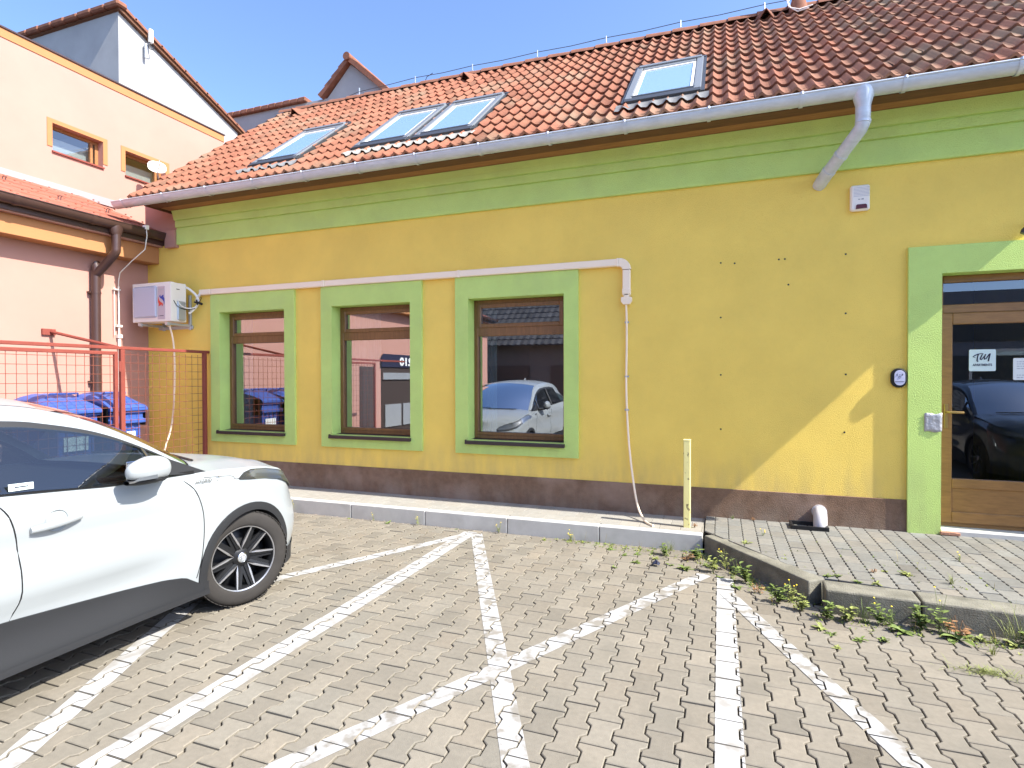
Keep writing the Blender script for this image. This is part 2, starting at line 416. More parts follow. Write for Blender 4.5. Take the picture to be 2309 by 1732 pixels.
pm = [MB() for _ in STRIPES]
pv = MB(); za = lambda x, y: 0.0
def t_(y):
    y = ((y+.1) % .2)-.1; a = abs(y)
    return 1 if a > .062 else (-1 if a < .038 else (a-.05)/.012)
A_ = .0135
obx = [(-.145, 5.63), (.615, 4.62), (.70, 4.47), (7, 4.30)]   # front of the old kerbs
def kerb_y(x): return 5.635 if x < -.145 else interp(obx, x)
for ci in range(-60, 52):
    xc = ci*PX+.035
    for rj in range(-31, 30):
        yc = rj*PY+(PY/2 if ci % 2 else 0)+.012
        if yc-.06 > kerb_y(xc)+.05 or xc < -8.36: continue
        if yc < -2 and (xc < -5.5 or xc > 3.5): pass
        P = []
        for yy in (-.1, -.062, -.038, .038, .062, .1): P.append((xc+PX/2+A_*t_(yy), yc+yy))
        for yy in (.1, .062, .038, -.038, -.062, -.1): P.append((xc-PX/2-A_*t_(yy), yc+yy))
        if yc > kerb_y(xc)-.22 and xc < -.1:
            P = clip(P, [(-9, -9), (9, -9), (9, 5.637), (-9, 5.637)])
            if not P or abs(area(P)) < .004: continue
        near = yc > .8 and -5.5 < xc < 3.2
        tn = tintgen(.055, .010)
        if random.random() < .07: tn = tuple(c*.86 for c in tn)
        top, zz = stone(pv, P, za, .004, .0075, tn, .018, random.gauss(0, .0012), (random.gauss(0, .004), random.gauss(0, .004)))
        for k, (lb, sp, mn) in enumerate(STRIPES):
            q = clip(inset(P, .0048), sp)
            if len(q) >= 3 and abs(area(q)) > 2e-5:
                pm[k].add([(p[0], p[1], zz(p)+.0012+.0004*k) for p in q], [tuple(range(len(q)))])
obj('parking_lot', pv, M['paver'], kind='structure')
for mb_, (lb, sp, mn) in zip(pm, STRIPES):
    tag(obj('parking_marking', mb_, M[mn], kind='structure'), lb)
# grit and moss along joints near the kerb are part of the joint bed

# narrow pavement: kerb stones and two/three rows of pale slabs
kb = thing('kerb', 'pale concrete kerb edging the narrow slab path under the windows', 'kerb', (-4, 5.7, 0)); kb['kind'] = 'structure'
del kb['category']
x = -.145; kk = 0
while x > -8.3:
    x0 = max(x-.99, -8.35); mbk = MB(); mbk.bevbox(x0+.002, x-.002, 5.64, 5.742, -.02, .165, .008)
    obj('kerb_stone', mbk, M['kerb'], kb); x -= .99
nb = MB(); nb.add([(-8.36, 5.735, .150), (-.05, 5.735, .150), (-.05, D+.02, .150), (-8.36, D+.02, .150)], [(0, 1, 2, 3)])
obj('path_bed', nb, M['joint'], kind='structure')
sp = MB()
for r in range(3):
    for c in range(-1, 42):
        x0 = -8.36+c*.2+(.1 if r % 2 else 0); y0 = 5.745+r*.2
        P = clip([(x0, y0), (x0+.2, y0), (x0+.2, y0+.2), (x0, y0+.2)], [(-8.36, 5), (-.14, 5), (-.14, D), (-8.36, D)])
        if len(P) < 3 or area(P) < .003: continue
        stone(sp, P, lambda x, y: .165+(y-5.745)*-.012, .002, .003, tintgen(.03, .01), .01)
obj('path', sp, M['slab'], kind='structure')

# old oblique kerb and right-hand kerb
ok = thing('kerb', 'old mossy concrete kerb turning the corner by the entrance', 'kerb', (0, 5, 0)); ok['kind'] = 'structure'; del ok['category']
def kstone(pts, z0, z1, name='kerb_stone', m='oldkerb'):
    mb = MB(); mb.prism(pts, z0, z1, 'z'); o = obj(name, mb, M[m], ok, bevel=.012); return o
a = Vector((-.135, 5.632)); b = Vector((.615, 4.618)); d = (b-a).normalized(); n = Vector((-d.y, d.x))*.145
h1 = a+(b-a)*.02
kstone([tuple(a), tuple(b), (b.x+.125, b.y+.11), tuple(a+n)], -.02, .168)
kstone([(.705, 4.485), (1.262, 4.455), (1.268, 4.665), (.715, 4.70)], -.02, .165)
kstone([(1.272, 4.452), (2.10, 4.405), (2.106, 4.605), (1.278, 4.66)], -.02, .168)
kstone([(2.115, 4.40), (3.1, 4.35), (3.1, 4.56), (2.12, 4.60)], -.02, .168)
kstone([(3.11, 4.35), (7, 4.15), (7, 4.36), (3.11, 4.56)], -.02, .168)
reg = [(-.135, 5.765), (.70, 4.735), (1.27, 4.665), (2.11, 4.605), (7, 4.36), (7, D), (-.135, D)]
zp = lambda x, y: .167+max(0, y-4.7)*.0115
bb = MB(); bb.add([(p[0], p[1], zp(*p)-.05) for p in reg], [tuple(range(len(reg)))])
obj('pavement_bed', bb, M['joint'], kind='structure')
rp = MB()
def teeth(yy, ph): return .0045*(1 if (int(math.floor((yy+ph)/.033)) % 2) else -1)
for ci in range(-2, 60):
    xc = .02+ci*.1235
    for rj in range(20, 34):
        yc = rj*.195+(.0975 if ci % 2 else 0)
        ys = [-.0975+.0325*k for k in range(7)]
        Rt = [(xc+.0617+(.005 if k % 2 else -.004), yc+y_) for k, y_ in enumerate(ys)]
        Lt = [(xc-.0617+(.005 if k % 2 else -.004), yc+y_) for k, y_ in enumerate(ys)]
        P = Rt+Lt[::-1]
        P = clip(P, reg)
        if len(P) < 3 or area(P) < .002: continue
        stone(rp, P, zp, .004, .006, tintgen(.07, .02), .014, random.gauss(0, .001), (random.gauss(0, .008), random.gauss(0, .008)))
obj('pavement', rp, M['paver2'], kind='structure')

# ------------------------------------------------------------------ yellow house
XE = 3.72           # right end of the eaves
XW = 6.5
yh = thing('yellow_house', 'yellow single-storey house with green trim, brown plinth and red tiled roof', 'house', (-2, 8, 0))
WINX = [(-6.875, -5.69), (-4.895, -3.695), (-2.885, -1.68)]
SURX = [(-7.045, -5.515), (-5.07, -3.525), (-3.06, -1.512)]
ZB, ZT = .90, 2.625
DX0, DX1, DZ0, DZ1 = 1.94, 3.10, .20, 2.62
def wallgrid(mb, xs, zs, y, holes, thick=.42):
    for a, b in zip(xs, xs[1:]):
        for c, d in zip(zs, zs[1:]):
            if any(h[0]-1e-4 <= a and b <= h[1]+1e-4 and h[2]-1e-4 <= c and d <= h[3]+1e-4 for h in holes): continue
            mb.add([(a, y, c), (b, y, c), (b, y, d), (a, y, d), (a, y+thick, c), (b, y+thick, c), (b, y+thick, d), (a, y+thick, d)],
                   [(0, 1, 2, 3), (5, 4, 7, 6)])
holes = [(a, b, ZB, ZT) for a, b in WINX]+[(DX0, DX1, DZ0, DZ1), (-8.36, -7.70, 3.69, 4.3)]
xs = sorted({-8.36, XW, *[v for h in holes for v in h[:2]]}); zs = sorted({.0, 4.3, ZB, ZT, DZ0, DZ1})
w = MB(); wallgrid(w, xs, zs, D, holes)
gb = [(6.37, 0), (6.37, 4.55), (8.96, 6.72), (11.6, 4.5), (11.6, 0)]
w.prism(gb, -8.0, -7.75, 'x'); w.prism(gb, XE-.4, XE-.2, 'x'); w.box(-8, XW, 11.4, 11.6, 0, 4.3)
obj('wall', w, M['yellow'], yh)
# plinth
def plin(x0, x1):
    mb = MB(); mb.bevbox(x0, x1, D-.012, D+.02, 0, .487, .004); return mb
obj('plinth', plin(-8.35, 1.68), M['plinth'], yh); obj('plinth', plin(3.36, XW), M['plinth'], yh)
# cornice: stepped green band
cn = MB()
prof = [(D+.02, 3.68), (D-.035, 3.68), (D-.04, 3.70), (D-.04, 3.915), (D-.031, 3.918), (D-.031, 3.930), (D-.06, 3.932), (D-.065, 4.02), (D-.055, 4.023), (D-.055, 4.033), (D-.085, 4.038), (D-.10, 4.10), (D-.125, 4.165), (D+.02, 4.165)]
cn.prism(prof, -7.70, XW, 'x'); obj('cornice', cn, M['green'], yh)
# window surrounds (with reveals) and windows
TH = .032
def surround(x0, x1, z0, z1, ox0, ox1, oz0, oz1, open_bottom=False, dep=.16):
    mb = MB(); y = D-TH
    xs = [ox0, x0, x1, ox1]; zs = [oz0, z0, z1, oz1]
    for i in range(3):
        for j in range(3):
            if i == 1 and (j == 1 or (open_bottom and j == 0)): continue
            mb.add([(xs[i], y, zs[j]), (xs[i+1], y, zs[j]), (xs[i+1], y, zs[j+1]), (xs[i], y, zs[j+1])], [(0, 1, 2, 3)])
    Y1 = D+.005
    def q(a, b, ya, yb): mb.add([(a[0], ya, a[1]), (b[0], ya, b[1]), (b[0], yb, b[1]), (a[0], yb, a[1])], [(0, 1, 2, 3)])
    q((ox0, oz0), (ox0, oz1), y, Y1); q((ox0, oz1), (ox1, oz1), y, Y1); q((ox1, oz1), (ox1, oz0), y, Y1); q((ox1, oz0), (ox0, oz0), y, Y1)
    yr = D+dep+.02
    q((x0, z0), (x0, z1), y, yr); q((x0, z1), (x1, z1), y, yr); q((x1, z1), (x1, z0), y, yr)
    if not open_bottom: q((x1, z0), (x0, z0), y, yr)
    return mb
def frect(mb, x0, x1, z0, z1, wd, y0, y1, b=.006):
    mb.bevbox(x0, x0+wd, y0, y1, z0, z1, b); mb.bevbox(x1-wd, x1, y0, y1, z0, z1, b)
    mb.bevbox(x0+wd-.001, x1-wd+.001, y0+.002, y1, z0, z0+wd, b); mb.bevbox(x0+wd-.001, x1-wd+.001, y0+.002, y1, z1-wd, z1, b)
for k, ((a, b), (oa, ob)) in enumerate(zip(WINX, SURX)):
    sdir = ['green plaster surround below the left end of the duct', 'green plaster surround of the middle window', 'green plaster surround of the window nearest the entrance'][k]
    obj('window_surround', surround(a, b, ZB, ZT, oa, ob, .735, 2.89), M['green'], yh, bevel=.004)
    yf = D+.15
    f = MB(); frect(f, a, b, ZB+.005, ZT-.003, .055, yf, yf+.08)
    f.bevbox(a+.05, b-.05, yf+.003, yf+.08, 2.175, 2.285, .006)                     # transom
    frect(f, a+.048, b-.048, 2.278, ZT-.05, .05, yf-.014, yf+.05)                   # tilting fanlight sash
    f.bevbox(a+.05, b-.05, yf-.006, yf+.03, ZB+.05, ZB+.085, .004)
    for q_ in (a+.16, b-.16): f.box(q_-.015, q_+.015, yf-.002, yf+.004, 2.205, 2.213)
    win = obj('window', f, M['frame'], yh)
    for (z0, z1, dd) in ((ZB+.08, 2.178, .02), (2.322, ZT-.095, .0)):
        p = MB(); p.add([(a+.05, yf+.02+dd, z0), (b-.05, yf+.02+dd, z0), (b-.05, yf+.02+dd, z1), (a+.05, yf+.02+dd, z1)], [(0, 1, 2, 3)])
        obj('pane', p, M['glass'], win)
    s = MB(); s.prism([(D-.075, ZB-.048), (D-.075, ZB-.010), (D+.15, ZB+.008), (D+.15, ZB-.02), (D-.06, ZB-.048)], a-.03, b+.012, 'x')
    s.box(a-.032, a-.024, D-.07, D-.033, ZB-.035, ZB+.004)
    obj('sill', s, M['sill'], win)
    cu = MB(); n_ = 26; x0 = a+.03; P = [[], []]
    for i in range(n_+1):
        t = i/n_; P[0].append((x0+t*(.22, .5, .2)[k], D+.36+.012*sin(t*30), ZB+.05)); P[1].append((x0+t*(.22, .5, .2)[k], D+.36+.012*sin(t*30), ZT-.02))
    cu.grid(P); obj('curtain', cu, M['curtain'], win)
# door surround, frame and leaf
obj('door_surround', surround(DX0, DX1, DZ0, DZ1, 1.675, 3.365, .165, 2.878, True), M['green'], yh, bevel=.01)
yf = D+.15
f = MB(); frect(f, DX0, DX1, .255, DZ1, .065, yf, yf+.09); f.bevbox(DX0+.06, DX1-.06, yf+.002, yf+.09, 2.262, 2.345, .006)
f.box(DX0, DX1, yf, yf+.06, .225, .258)
dr = obj('door', f, M['door'], yh)
p = MB(); p.add([(DX0+.06, yf+.04, 2.34), (DX1-.06, yf+.04, 2.34), (DX1-.06, yf+.04, 2.56), (DX0+.06, yf+.04, 2.56)], [(0, 1, 2, 3)])
obj('pane', p, M['doorglass'], dr)
f = MB(); x0, x1 = DX0+.03, DX1-.03; z0, z1 = .272, 2.262
f.bevbox(x0, x0+.105, yf-.02, yf+.05, z0, z1, .006); f.bevbox(x1-.105, x1, yf-.02, yf+.05, z0, z1, .006)
f.bevbox(x0+.104, x1-.104, yf-.018, yf+.05, 2.155, z1, .006); f.bevbox(x0+.104, x1-.104, yf-.018, yf+.05, .60, .69, .006)
f.bevbox(x0+.104, x1-.104, yf-.018, yf+.05, z0, .375, .006); f.bevbox(x0+.1, x1-.1, yf-.004, yf+.03, .37, .605, .003)
obj('door_leaf', f, M['door'], dr)
p = MB(); p.add([(x0+.1, yf+.012, .685), (x1-.1, yf+.012, .685), (x1-.1, yf+.012, 2.16), (x0+.1, yf+.012, 2.16)], [(0, 1, 2, 3)])
obj('pane', p, M['doorglass'], dr)
hd = MB(); hx = x0+.055; hd.bevbox(hx-.016, hx+.016, yf-.03, yf-.018, 1.17, 1.40, .004)
hd.tube([(hx, yf-.02, 1.325), (hx, yf-.075, 1.325), (hx+.015, yf-.085, 1.325), (hx+.12, yf-.085, 1.322)], [.009, .009, .011, .012], 10)
obj('handle', hd, M['brass'], dr, smooth=True)
st = MB(); st.bevbox(DX0-.0, DX1+.0, D-.02, D+.2, .1, .232, .01)
obj('threshold', st, M['kerb'], yh)
br = MB()
for i in range(9):
    cx_, cy_ = 1.95+random.random()*.13, D-.045+random.random()*.02; s_ = .012+random.random()*.015
    br.bevbox(cx_-s_, cx_+s_, cy_-s_*.7, cy_+s_*.7, .19, .20+s_*.8, .004)
obj('brick_chips', br, M['brick'], yh)
# interior: back wall, ceiling, floor, cross walls
rm = MB(); rm.box(-8.2, 6.4, 9.6, 9.7, .2, 3.2); rm.box(-8.2, 6.4, D+.43, 9.6, 3.0, 3.1)
for xx in (-8.2, -5.33, -3.3, -.9, 1.5, 3.7): rm.box(xx, xx+.1, D+.43, 9.6, .2, 3.0)
obj('interior_wall', rm, M['room'], yh)
rm = MB(); rm.box(-8.2, 6.4, D+.43, 9.6, .1, .2); obj('interior_floor', rm, M['roomfloor'], yh)
ib = MB()
for a, b in WINX:
    for s0, s1 in ((a-.02, a+.0), (b, b+.02)): ib.box(s0, s1, D+.24, D+.43, ZB-.02, ZT+.02)
    ib.box(a-.02, b+.02, D+.24, D+.43, ZB-.04, ZB-.0)
obj('interior_reveal', ib, M['white_plastic'], yh)
# screw holes in the plaster
hp = [(.011, 2.859), (.147, 2.845), (.565, 2.855), (.62, 2.855), (1.16, 2.863), (.653, 2.594), (.012, 2.287), (1.162, 2.283), (.013, 1.684), (1.165, 1.684), (.014, 1.113), (1.155, 1.115)]
for hx_, hz_ in hp:
    mb = MB(); mb.lathe([(0.0001, -.0), (.009, -.0012), (.0095, .002)], (hx_, D-.001, hz_), (0, 1, 0), 10); obj('screw_hole', mb, M['black'], yh)

# roof
Y0, Z0, SL = 5.87, 4.275, .82
nn = math.hypot(1, SL); ey = Vector((0, 1/nn, SL/nn)); en = Vector((0, -SL/nn, 1/nn))
def rp_(x, s, h=0): return Vector((x, Y0, Z0))+ey*s+en*h
RX0, RX1 = -8.07, XE
NR = 13; RP = 4.10/NR; CW = .147
SKY = [(-6.16, -5.37), (-4.455, -3.66), (-3.57, -2.775), (-.975, -.185)]
def wave(t):
    # S-tile cross section, t in columns
    u = t % 1.0
    return .042*(.5+.5*cos(2*pi*(u-.40)+.55*sin(2*pi*(u-.4))))
rf = MB(); ncol = int((RX1-RX0)/CW)+1; seg = 7
for r in range(NR):
    for c in range(ncol):
        xa = RX0+c*CW; xb = xa+CW
        warm = random.gauss(0, .05); v = random.gauss(1, .085); wx = sm(-2.5, 3.5, xa+CW/2+random.gauss(0, .8))
        # weathering: tiles towards the right end are browner, greyer
        tn = (v*(1+warm)*(.98-.08*wx), v*(.95+.10*wx), v*(.95+.22*wx))
        if random.random() < .05: tn = tuple(q*.78 for q in tn)
        s0 = r*RP-.02+random.gauss(0, .002); s1 = (r+1)*RP+.035
        lift = .036+random.gauss(0, .0025)
        P = [[], [], []]
        for k in range(seg+1):
            t = k/seg; xx = xa+CW*t; h = wave(t)+.0006*random.random()
            insky = any(a_+.03 < xx < b_-.03 and .47 < s0+.02 and s1 < 2.0 for a_, b_ in SKY)
            if insky: h = -.03
            P[0].append(rp_(xx, s0+.004, h+lift-.030)); P[1].append(rp_(xx, s0, h+lift)); P[2].append(rp_(xx, s1, h+.004))
        # row of points on the top near the lip so the nose is rounded
        P.insert(2, [p+ey*.02+en*.003 for p in P[1]])
        rf.grid(P, tn)
for r in range(NR):   # closing side of the verge tiles
    s0 = r*RP-.02; s1 = (r+1)*RP
    rf.add([rp_(RX0-.005, s0, .05), rp_(RX0-.005, s1, .035), rp_(RX0-.005, s1, -.07), rp_(RX0-.005, s0, -.07),
            rp_(RX0+.02, s0, .06), rp_(RX0+.02, s1, .045)], [(0, 1, 2, 3), (0, 4, 5, 1)], (1.0, 1, 1))
roof = obj('roof', rf, M['tile'], yh, smooth=True, auto=50)
# back slope and under-roof boards
bk = MB(); bk.add([(RX0, 8.99, 6.88), (RX1, 8.99, 6.88), (RX1, 12.2, 4.2), (RX0, 12.2, 4.2)], [(0, 1, 2, 3)])
obj('back_slope', bk, M['ridge'], roof)
ub = MB(); a0 = rp_(RX0+.01, -.0, -.03); a1 = rp_(RX1-.01, 0, -.03); a2 = rp_(RX1-.01, 4.1, -.03); a3 = rp_(RX0+.01, 4.1, -.03)
ub.add([a0, a1, a2, a3], [(0, 3, 2, 1)]); obj('roof_boarding', ub, M['fascia'], roof)
# ridge tiles
x = RX0; k = 0
while x < RX1-.05:
    rg = MB(); V = []
    for e, (xx, rr) in enumerate(((x-.012, .112), (x+.395, .095))):
        row = []
        for j in range(9):
            t = pi*(j/8)*.94+pi*.03; row.append((xx, 8.985-rr*1.15*cos(t), 6.80+rr*1.0*sin(t)+.02))
        V.append(row)
    rg.grid(V); V2 = [V[0], [(p[0], 8.985+(p[1]-8.985)*.86, 6.8+(p[2]-6.8)*.88) for p in V[0]]]; rg.grid(V2)
    obj('ridge_tile', rg, M['ridge'], roof, smooth=True); x += .39
# small dormer vents near the ridge
for vx, vs in ((-7.45, 3.55), (-3.98, 3.62), (.60, 3.72)):
    mb = MB(); hs = .10
    tip = rp_(vx, vs, .17); bL = rp_(vx-hs, vs-.0, .03); bR = rp_(vx+hs, vs-.0, .03); bk_ = rp_(vx, vs+.34, .05); bk2 = rp_(vx-.12, vs+.3, .03); bk3 = rp_(vx+.12, vs+.3, .03)
    mb.add([tip, bL, bk2, bk_, bR, bk3], [(0, 1, 2, 3), (0, 3, 5, 4)])
    obj('roof_vent', mb, M['ridge'], roof, solid=.012)
# vent pipe with white cable loops on the ridge
mb = MB(); o_ = rp_(1.02, 3.82, 0)
mb.lathe([(.13, .0), (.115, .10), (.07, .26), (.055, .30), (.0, .31)], o_, (0, 0, 1), 16); obj('vent_cone', mb, M['ridge'], roof, smooth=True)
mb = MB(); mb.tube([o_+Vector((0, 0, .28)), o_+Vector((0, 0, .95))], .022, 8); obj('mast', mb, M['grey_metal'], roof)
mb = MB(); pts = [o_+Vector((-.14+.30*cos(t)*.5, -.10, .26-.28*sin(t))) for t in [pi+.3+i*.22 for i in range(-2, 20)]]
mb.tube([o_+Vector((.12, -.12, .0)), o_+Vector((-.02, -.12, -.02)), o_+Vector((-.13, -.12, .07)), o_+Vector((-.17, -.1, .25)), o_+Vector((-.12, -.06, .48)), o_+Vector((-.02, 0, .7))], .009, 6)
mb.tube([o_+Vector((.17, -.12, .03)), o_+Vector((.0, -.13, .0)), o_+Vector((-.11, -.12, .05)), o_+Vector((-.14, -.1, .15)), o_+Vector((-.04, -.05, .34)), o_+Vector((.02, -.02, .5))], .008, 6)
obj('cable', mb, M['white_plastic'], roof, smooth=True)
# lightning wire and its holders
HX = [-6.3, -5.12, -4.0, -2.83, -1.69, -.56, .6, 1.75, 2.9, 4.0]
mb = MB(); pts = []
for q in HX[1:]: pts += [(q, 8.98, 7.03), (q+.56, 8.98, 7.015)]
mb.tube([(-6.5, 8.95, 6.93), (-6.3, 8.95, 6.97), (-5.6, 8.97, 7.0)]+pts[:-1], .0055, 5)
mb.tube([(-4.9, 8.93, 6.88), (-4.86, 8.93, 6.97), (-4.75, 8.95, 7.03)], .006, 5)
obj('lightning_wire', mb, M['dark_metal'], yh)
for q in HX:
    mb = MB(); mb.tube([(q, 8.98, 6.9), (q, 8.98, 7.055)], .011, 6); mb.box(q-.03, q+.03, 8.93, 9.03, 6.905, 6.925); obj('wire_holder', mb, M['grey_metal'], yh)
# roof windows
def rbox(mb, x0, x1, s0, s1, h0, h1):
    P = [rp_(x, s, h) for h in (h0, h1) for s in (s0, s1) for x in (x0, x1)]
    mb.add(P, [(0, 2, 3, 1), (4, 5, 7, 6), (0, 1, 5, 4), (1, 3, 7, 5), (3, 2, 6, 7), (2, 0, 4, 6)])
for i, (a, b) in enumerate(SKY):
    s0, s1 = .47, 1.93
    mb = MB()
    rbox(mb, a, a+.075, s0+.05, s1, .03, .088); rbox(mb, b-.075, b, s0+.05, s1, .03, .088)
    rbox(mb, a+.085, b-.085, s1-.15, s1-.0, .03, .084)
    rbox(mb, a+.02, b-.02, s1-.05, s1+.03, .06, .102)
    rw = obj('roof_window', mb, M['mid_grey'], yh, bevel=.006)
    mb = MB(); rbox(mb, a+.0, b-.0, s0-.03, s0+.10, .02, .084); rbox(mb, a+.05, b-.05, s0+.10, s0+.15, .04, .088); rbox(mb, a+.083, b-.083, s0+.14, s0+.175, .04, .080)
    obj('lower_cover', mb, M['dark_metal'], rw, bevel=.006)
    mb = MB(); rbox(mb, a+.08, a+.112, s0+.14, s1-.14, .03, .076); rbox(mb, b-.112, b-.08, s0+.14, s1-.14, .03, .076); rbox(mb, a+.08, b-.08, s1-.185, s1-.145, .03, .076)
    obj('sash', mb, M['white_plastic'], rw)
    mb = MB(); mb.add([rp_(a+.1, s0+.16, .066), rp_(b-.1, s0+.16, .066), rp_(b-.1, s1-.16, .066), rp_(a+.1, s1-.16, .066)], [(0, 1, 2, 3)])
    obj('pane', mb, M['skyglass'], rw)
    mb = MB(); rbox(mb, a-.03, a, s0-.02, s1+.06, .0, .07); rbox(mb, b, b+.035, s0-.02, s1+.06, .0, .07); rbox(mb, a-.03, b+.03, s1+.03, s1+.10, .0, .075)
    obj('flashing', mb, M['dark_metal'], rw)
    mb = MB(); P = []
    for (s, h) in ((s0-.03, .055), (s0-.10, .047), (s0-.22, .045)):
        P.append([rp_(a-.08+(b-a+.16)*k/60, s+(.012*sin(k*1.7) if s < s0-.2 else 0), h+wave((a-.08+(b-a+.16)*k/60-RX0)/CW)*(0 if s > s0-.05 else (.6 if s > s0-.15 else .95))) for k in range(61)])
    mb.grid(P); obj('apron', mb, M['slab'] if i in (1, 2) else M['lead'], rw, smooth=True)
# eaves: soffit boards, fascia
mb = MB(); mb.box(-7.74, XE, 6.06, D+.01, 4.17, 4.20); obj('soffit_board', mb, M['soffit'], yh)
mb = MB(); mb.box(-7.78, XE, 5.885, 6.06, 4.16, 4.185); mb.box(-7.78, XE, 5.875, 5.90, 4.15, 4.33); obj('fascia_board', mb, M['fascia'], yh)
mb = MB(); mb.add([(-7.785, 5.88, 4.15), (-7.785, 6.35, 4.15), (-7.785, 6.35, 4.60), (-7.785, 5.88, 4.28)], [(0, 1, 2, 3)]); obj('verge_board', mb, M['fascia'], yh, solid=.02)
# zinc gutter
GY, GZ, GR = 5.80, 4.215, .082
def halfpipe(mb, x0, x1, gy, gz, gr, axis='x', zs=1.0, nseg=14):
    P = []
    for xx in (x0, x1):
        row = []
        for k in range(nseg+1):
            t = pi+pi*k/nseg
            row.append((xx, gy+gr*cos(t), gz+gr*sin(t)*zs) if axis == 'x' else (gy-gr*cos(t), xx, gz+gr*sin(t)*zs))
        P.append(row)
    mb.grid(P)
mb = MB(); halfpipe(mb, -8.26, XE+.1, GY, GZ, GR)
for xx in (-8.26, XE+.1):
    mb.add([(xx, GY+GR*cos(pi+pi*k/14), GZ+GR*sin(pi+pi*k/14)) for k in range(15)], [tuple(range(15))])
mb.tube([(-8.26, GY-GR, GZ), (XE+.1, GY-GR, GZ)], .010, 8)
gt = obj('gutter', mb, M['zinc'], yh, smooth=True, solid=0)
xx = -8.05
while xx < XE:
    mb = MB(); halfpipe(mb, xx-.016, xx+.016, GY, GZ-.003, GR+.006); mb.tube([(xx, GY-GR-.004, GZ+.012), (xx, GY-GR-.006, GZ-.01)], .014, 6)
    obj('gutter_bracket', mb, M['zinc'], gt, smooth=True); xx += .795
for q in (-5.3, -2.35, .62, 3.6):
    mb = MB(); halfpipe(mb, q-.02, q+.002, GY, GZ-.0015, GR+.0015); obj('gutter_seam', mb, M['zinc'], gt, smooth=True)
# hopper and bent zinc downpipe going into the wall
mb = MB(); cx_ = 1.19
sec = [(.088, .087, 4.215), (.086, .087, 4.15), (.060, .062, 4.055), (.058, .058, 4.03)]
P = []
for (rx, ry, zz_) in sec: P.append([(cx_+rx*cos(2*pi*j/20), GY-.004+ry*sin(2*pi*j/20), zz_) for j in range(21)])
mb.grid(P)
dp = obj('downpipe', mb, M['zinc'], yh, smooth=True)
mb = MB(); mb.tube([(1.19, GY, 4.06), (1.188, GY+.003, 3.90), (1.175, GY+.025, 3.865), (.985, 6.20, 3.64), (.965, 6.24, 3.615), (.925, 6.37, 3.56)], [.061, .059, .058, .058, .060, .060], 20)
obj('pipe', mb, M['zinc'], dp, smooth=True, auto=60)
for (p_, q_) in (((1.19, GY, 3.925), (1.189, GY, 3.905)), ((1.065, 6.042, 3.735), (1.055, 6.062, 3.723)), ((.99, 6.19, 3.646), (.98, 6.21, 3.634))):
    mb = MB(); mb.tube([p_, q_], .063, 20); obj('pipe_collar', mb, M['zinc'], dp, smooth=True)
# the neighbour's plaster block at the cornice end
# ------------------------------------------------------------------ pink house (lower wing and upper storey)
ph = thing('pink_house', 'salmon-pink house with peach trim and a low red sheet-tiled lean-to roof', 'house', (-9.5, 4, 0))
XP = -8.36; XU = -9.86
mb = MB(); mb.box(-12, XP, -7, 12, 0, 3.70); obj('lower_wall', mb, M['pink'], ph)
mb = MB(); mb.bevbox(XP, XP+.25, -7, D-.002, 3.42, 3.67, .006); obj('eaves_beam', mb, M['peach'], ph)
mb = MB(); mb.box(XP+.001, XP+.33, -7, D-.002, 3.671, 3.695); mb.box(-7.905, -7.70, D-.07, D+.01, 3.64, 3.90); obj('eaves_soffit', mb, M['pink'], ph)
mb = MB(); mb.box(XP-.1, XP+.34, -7, D-.004, 3.697, 3.74); mb.box(-8.03, -8.0, -7, D-.004, 3.69, 3.85); obj('fascia_board', mb, M['brown_metal'], ph)
# sheet tile roof: shallow slope with pressed ribs
rt = MB(); sx = (3.87+.0, 4.66); L_ = XU-(-7.98)
nr = 5; 
for r in range(nr):
    for c in range(-20, 21):
        y0 = c*.33+.02; y1 = y0+.33
        if y0 > 6.3: continue
        y1 = min(y1, 6.33)
        xa = -7.975+L_*r/nr; xb = -7.975+L_*(r+1)/nr; za_ = 3.865+.79*r/nr; zb_ = 3.865+.79*(r+1)/nr
        tn = tintgen(.05, .02)
        rt.add([(xa+.01, y0, za_+.018), (xa+.01, y1, za_+.018), (xb, y1, zb_+.004), (xb, y0, zb_+.004), (xa+.01, y0, za_-.002), (xa+.01, y1, za_-.002)], [(0, 1, 2, 3), (4, 5, 1, 0)], tn)
        rt.add([(xa+.01, y0-.004, za_+.026), (xa+.01, y0+.006, za_+.026), (xb, y0+.006, zb_+.010), (xb, y0-.004, zb_+.010)], [(0, 1, 2, 3)], tuple(q*.9 for q in tn))
        for e in (.33, .66): rt.box(xa+L_/nr*e-.008, xa+L_/nr*e+.008, y0+.15, y0+.17, za_+.79/nr*e+.008, za_+.79/nr*e+.024, tuple(q*.7 for q in tn))
lr = obj('lean_to_roof', rt, M['flat_tile'], ph)
mb = MB(); mb.box(-8.40, -7.70, D-.004, D+.018, 3.70, 4.52); obj('roof_abutment', mb, M['pink'], ph)
for yy, r in ((4.45, .35), (5.25, .35), (5.95, .38), (4.85, .6), (3.6, .35)):
    xx = -7.975+L_*r; zz_ = 3.865+.79*r
    mb = MB(); mb.tube([(xx, yy, zz_), (xx, yy, zz_+.05), (xx+.03, yy+.0, zz_+.06), (xx+.03, yy+.035, zz_+.06), (xx+.0, yy+.035, zz_+.05), (xx, yy+.035, zz_)], .006, 5)
    obj('snow_hook', mb, M['dark_metal'], lr)
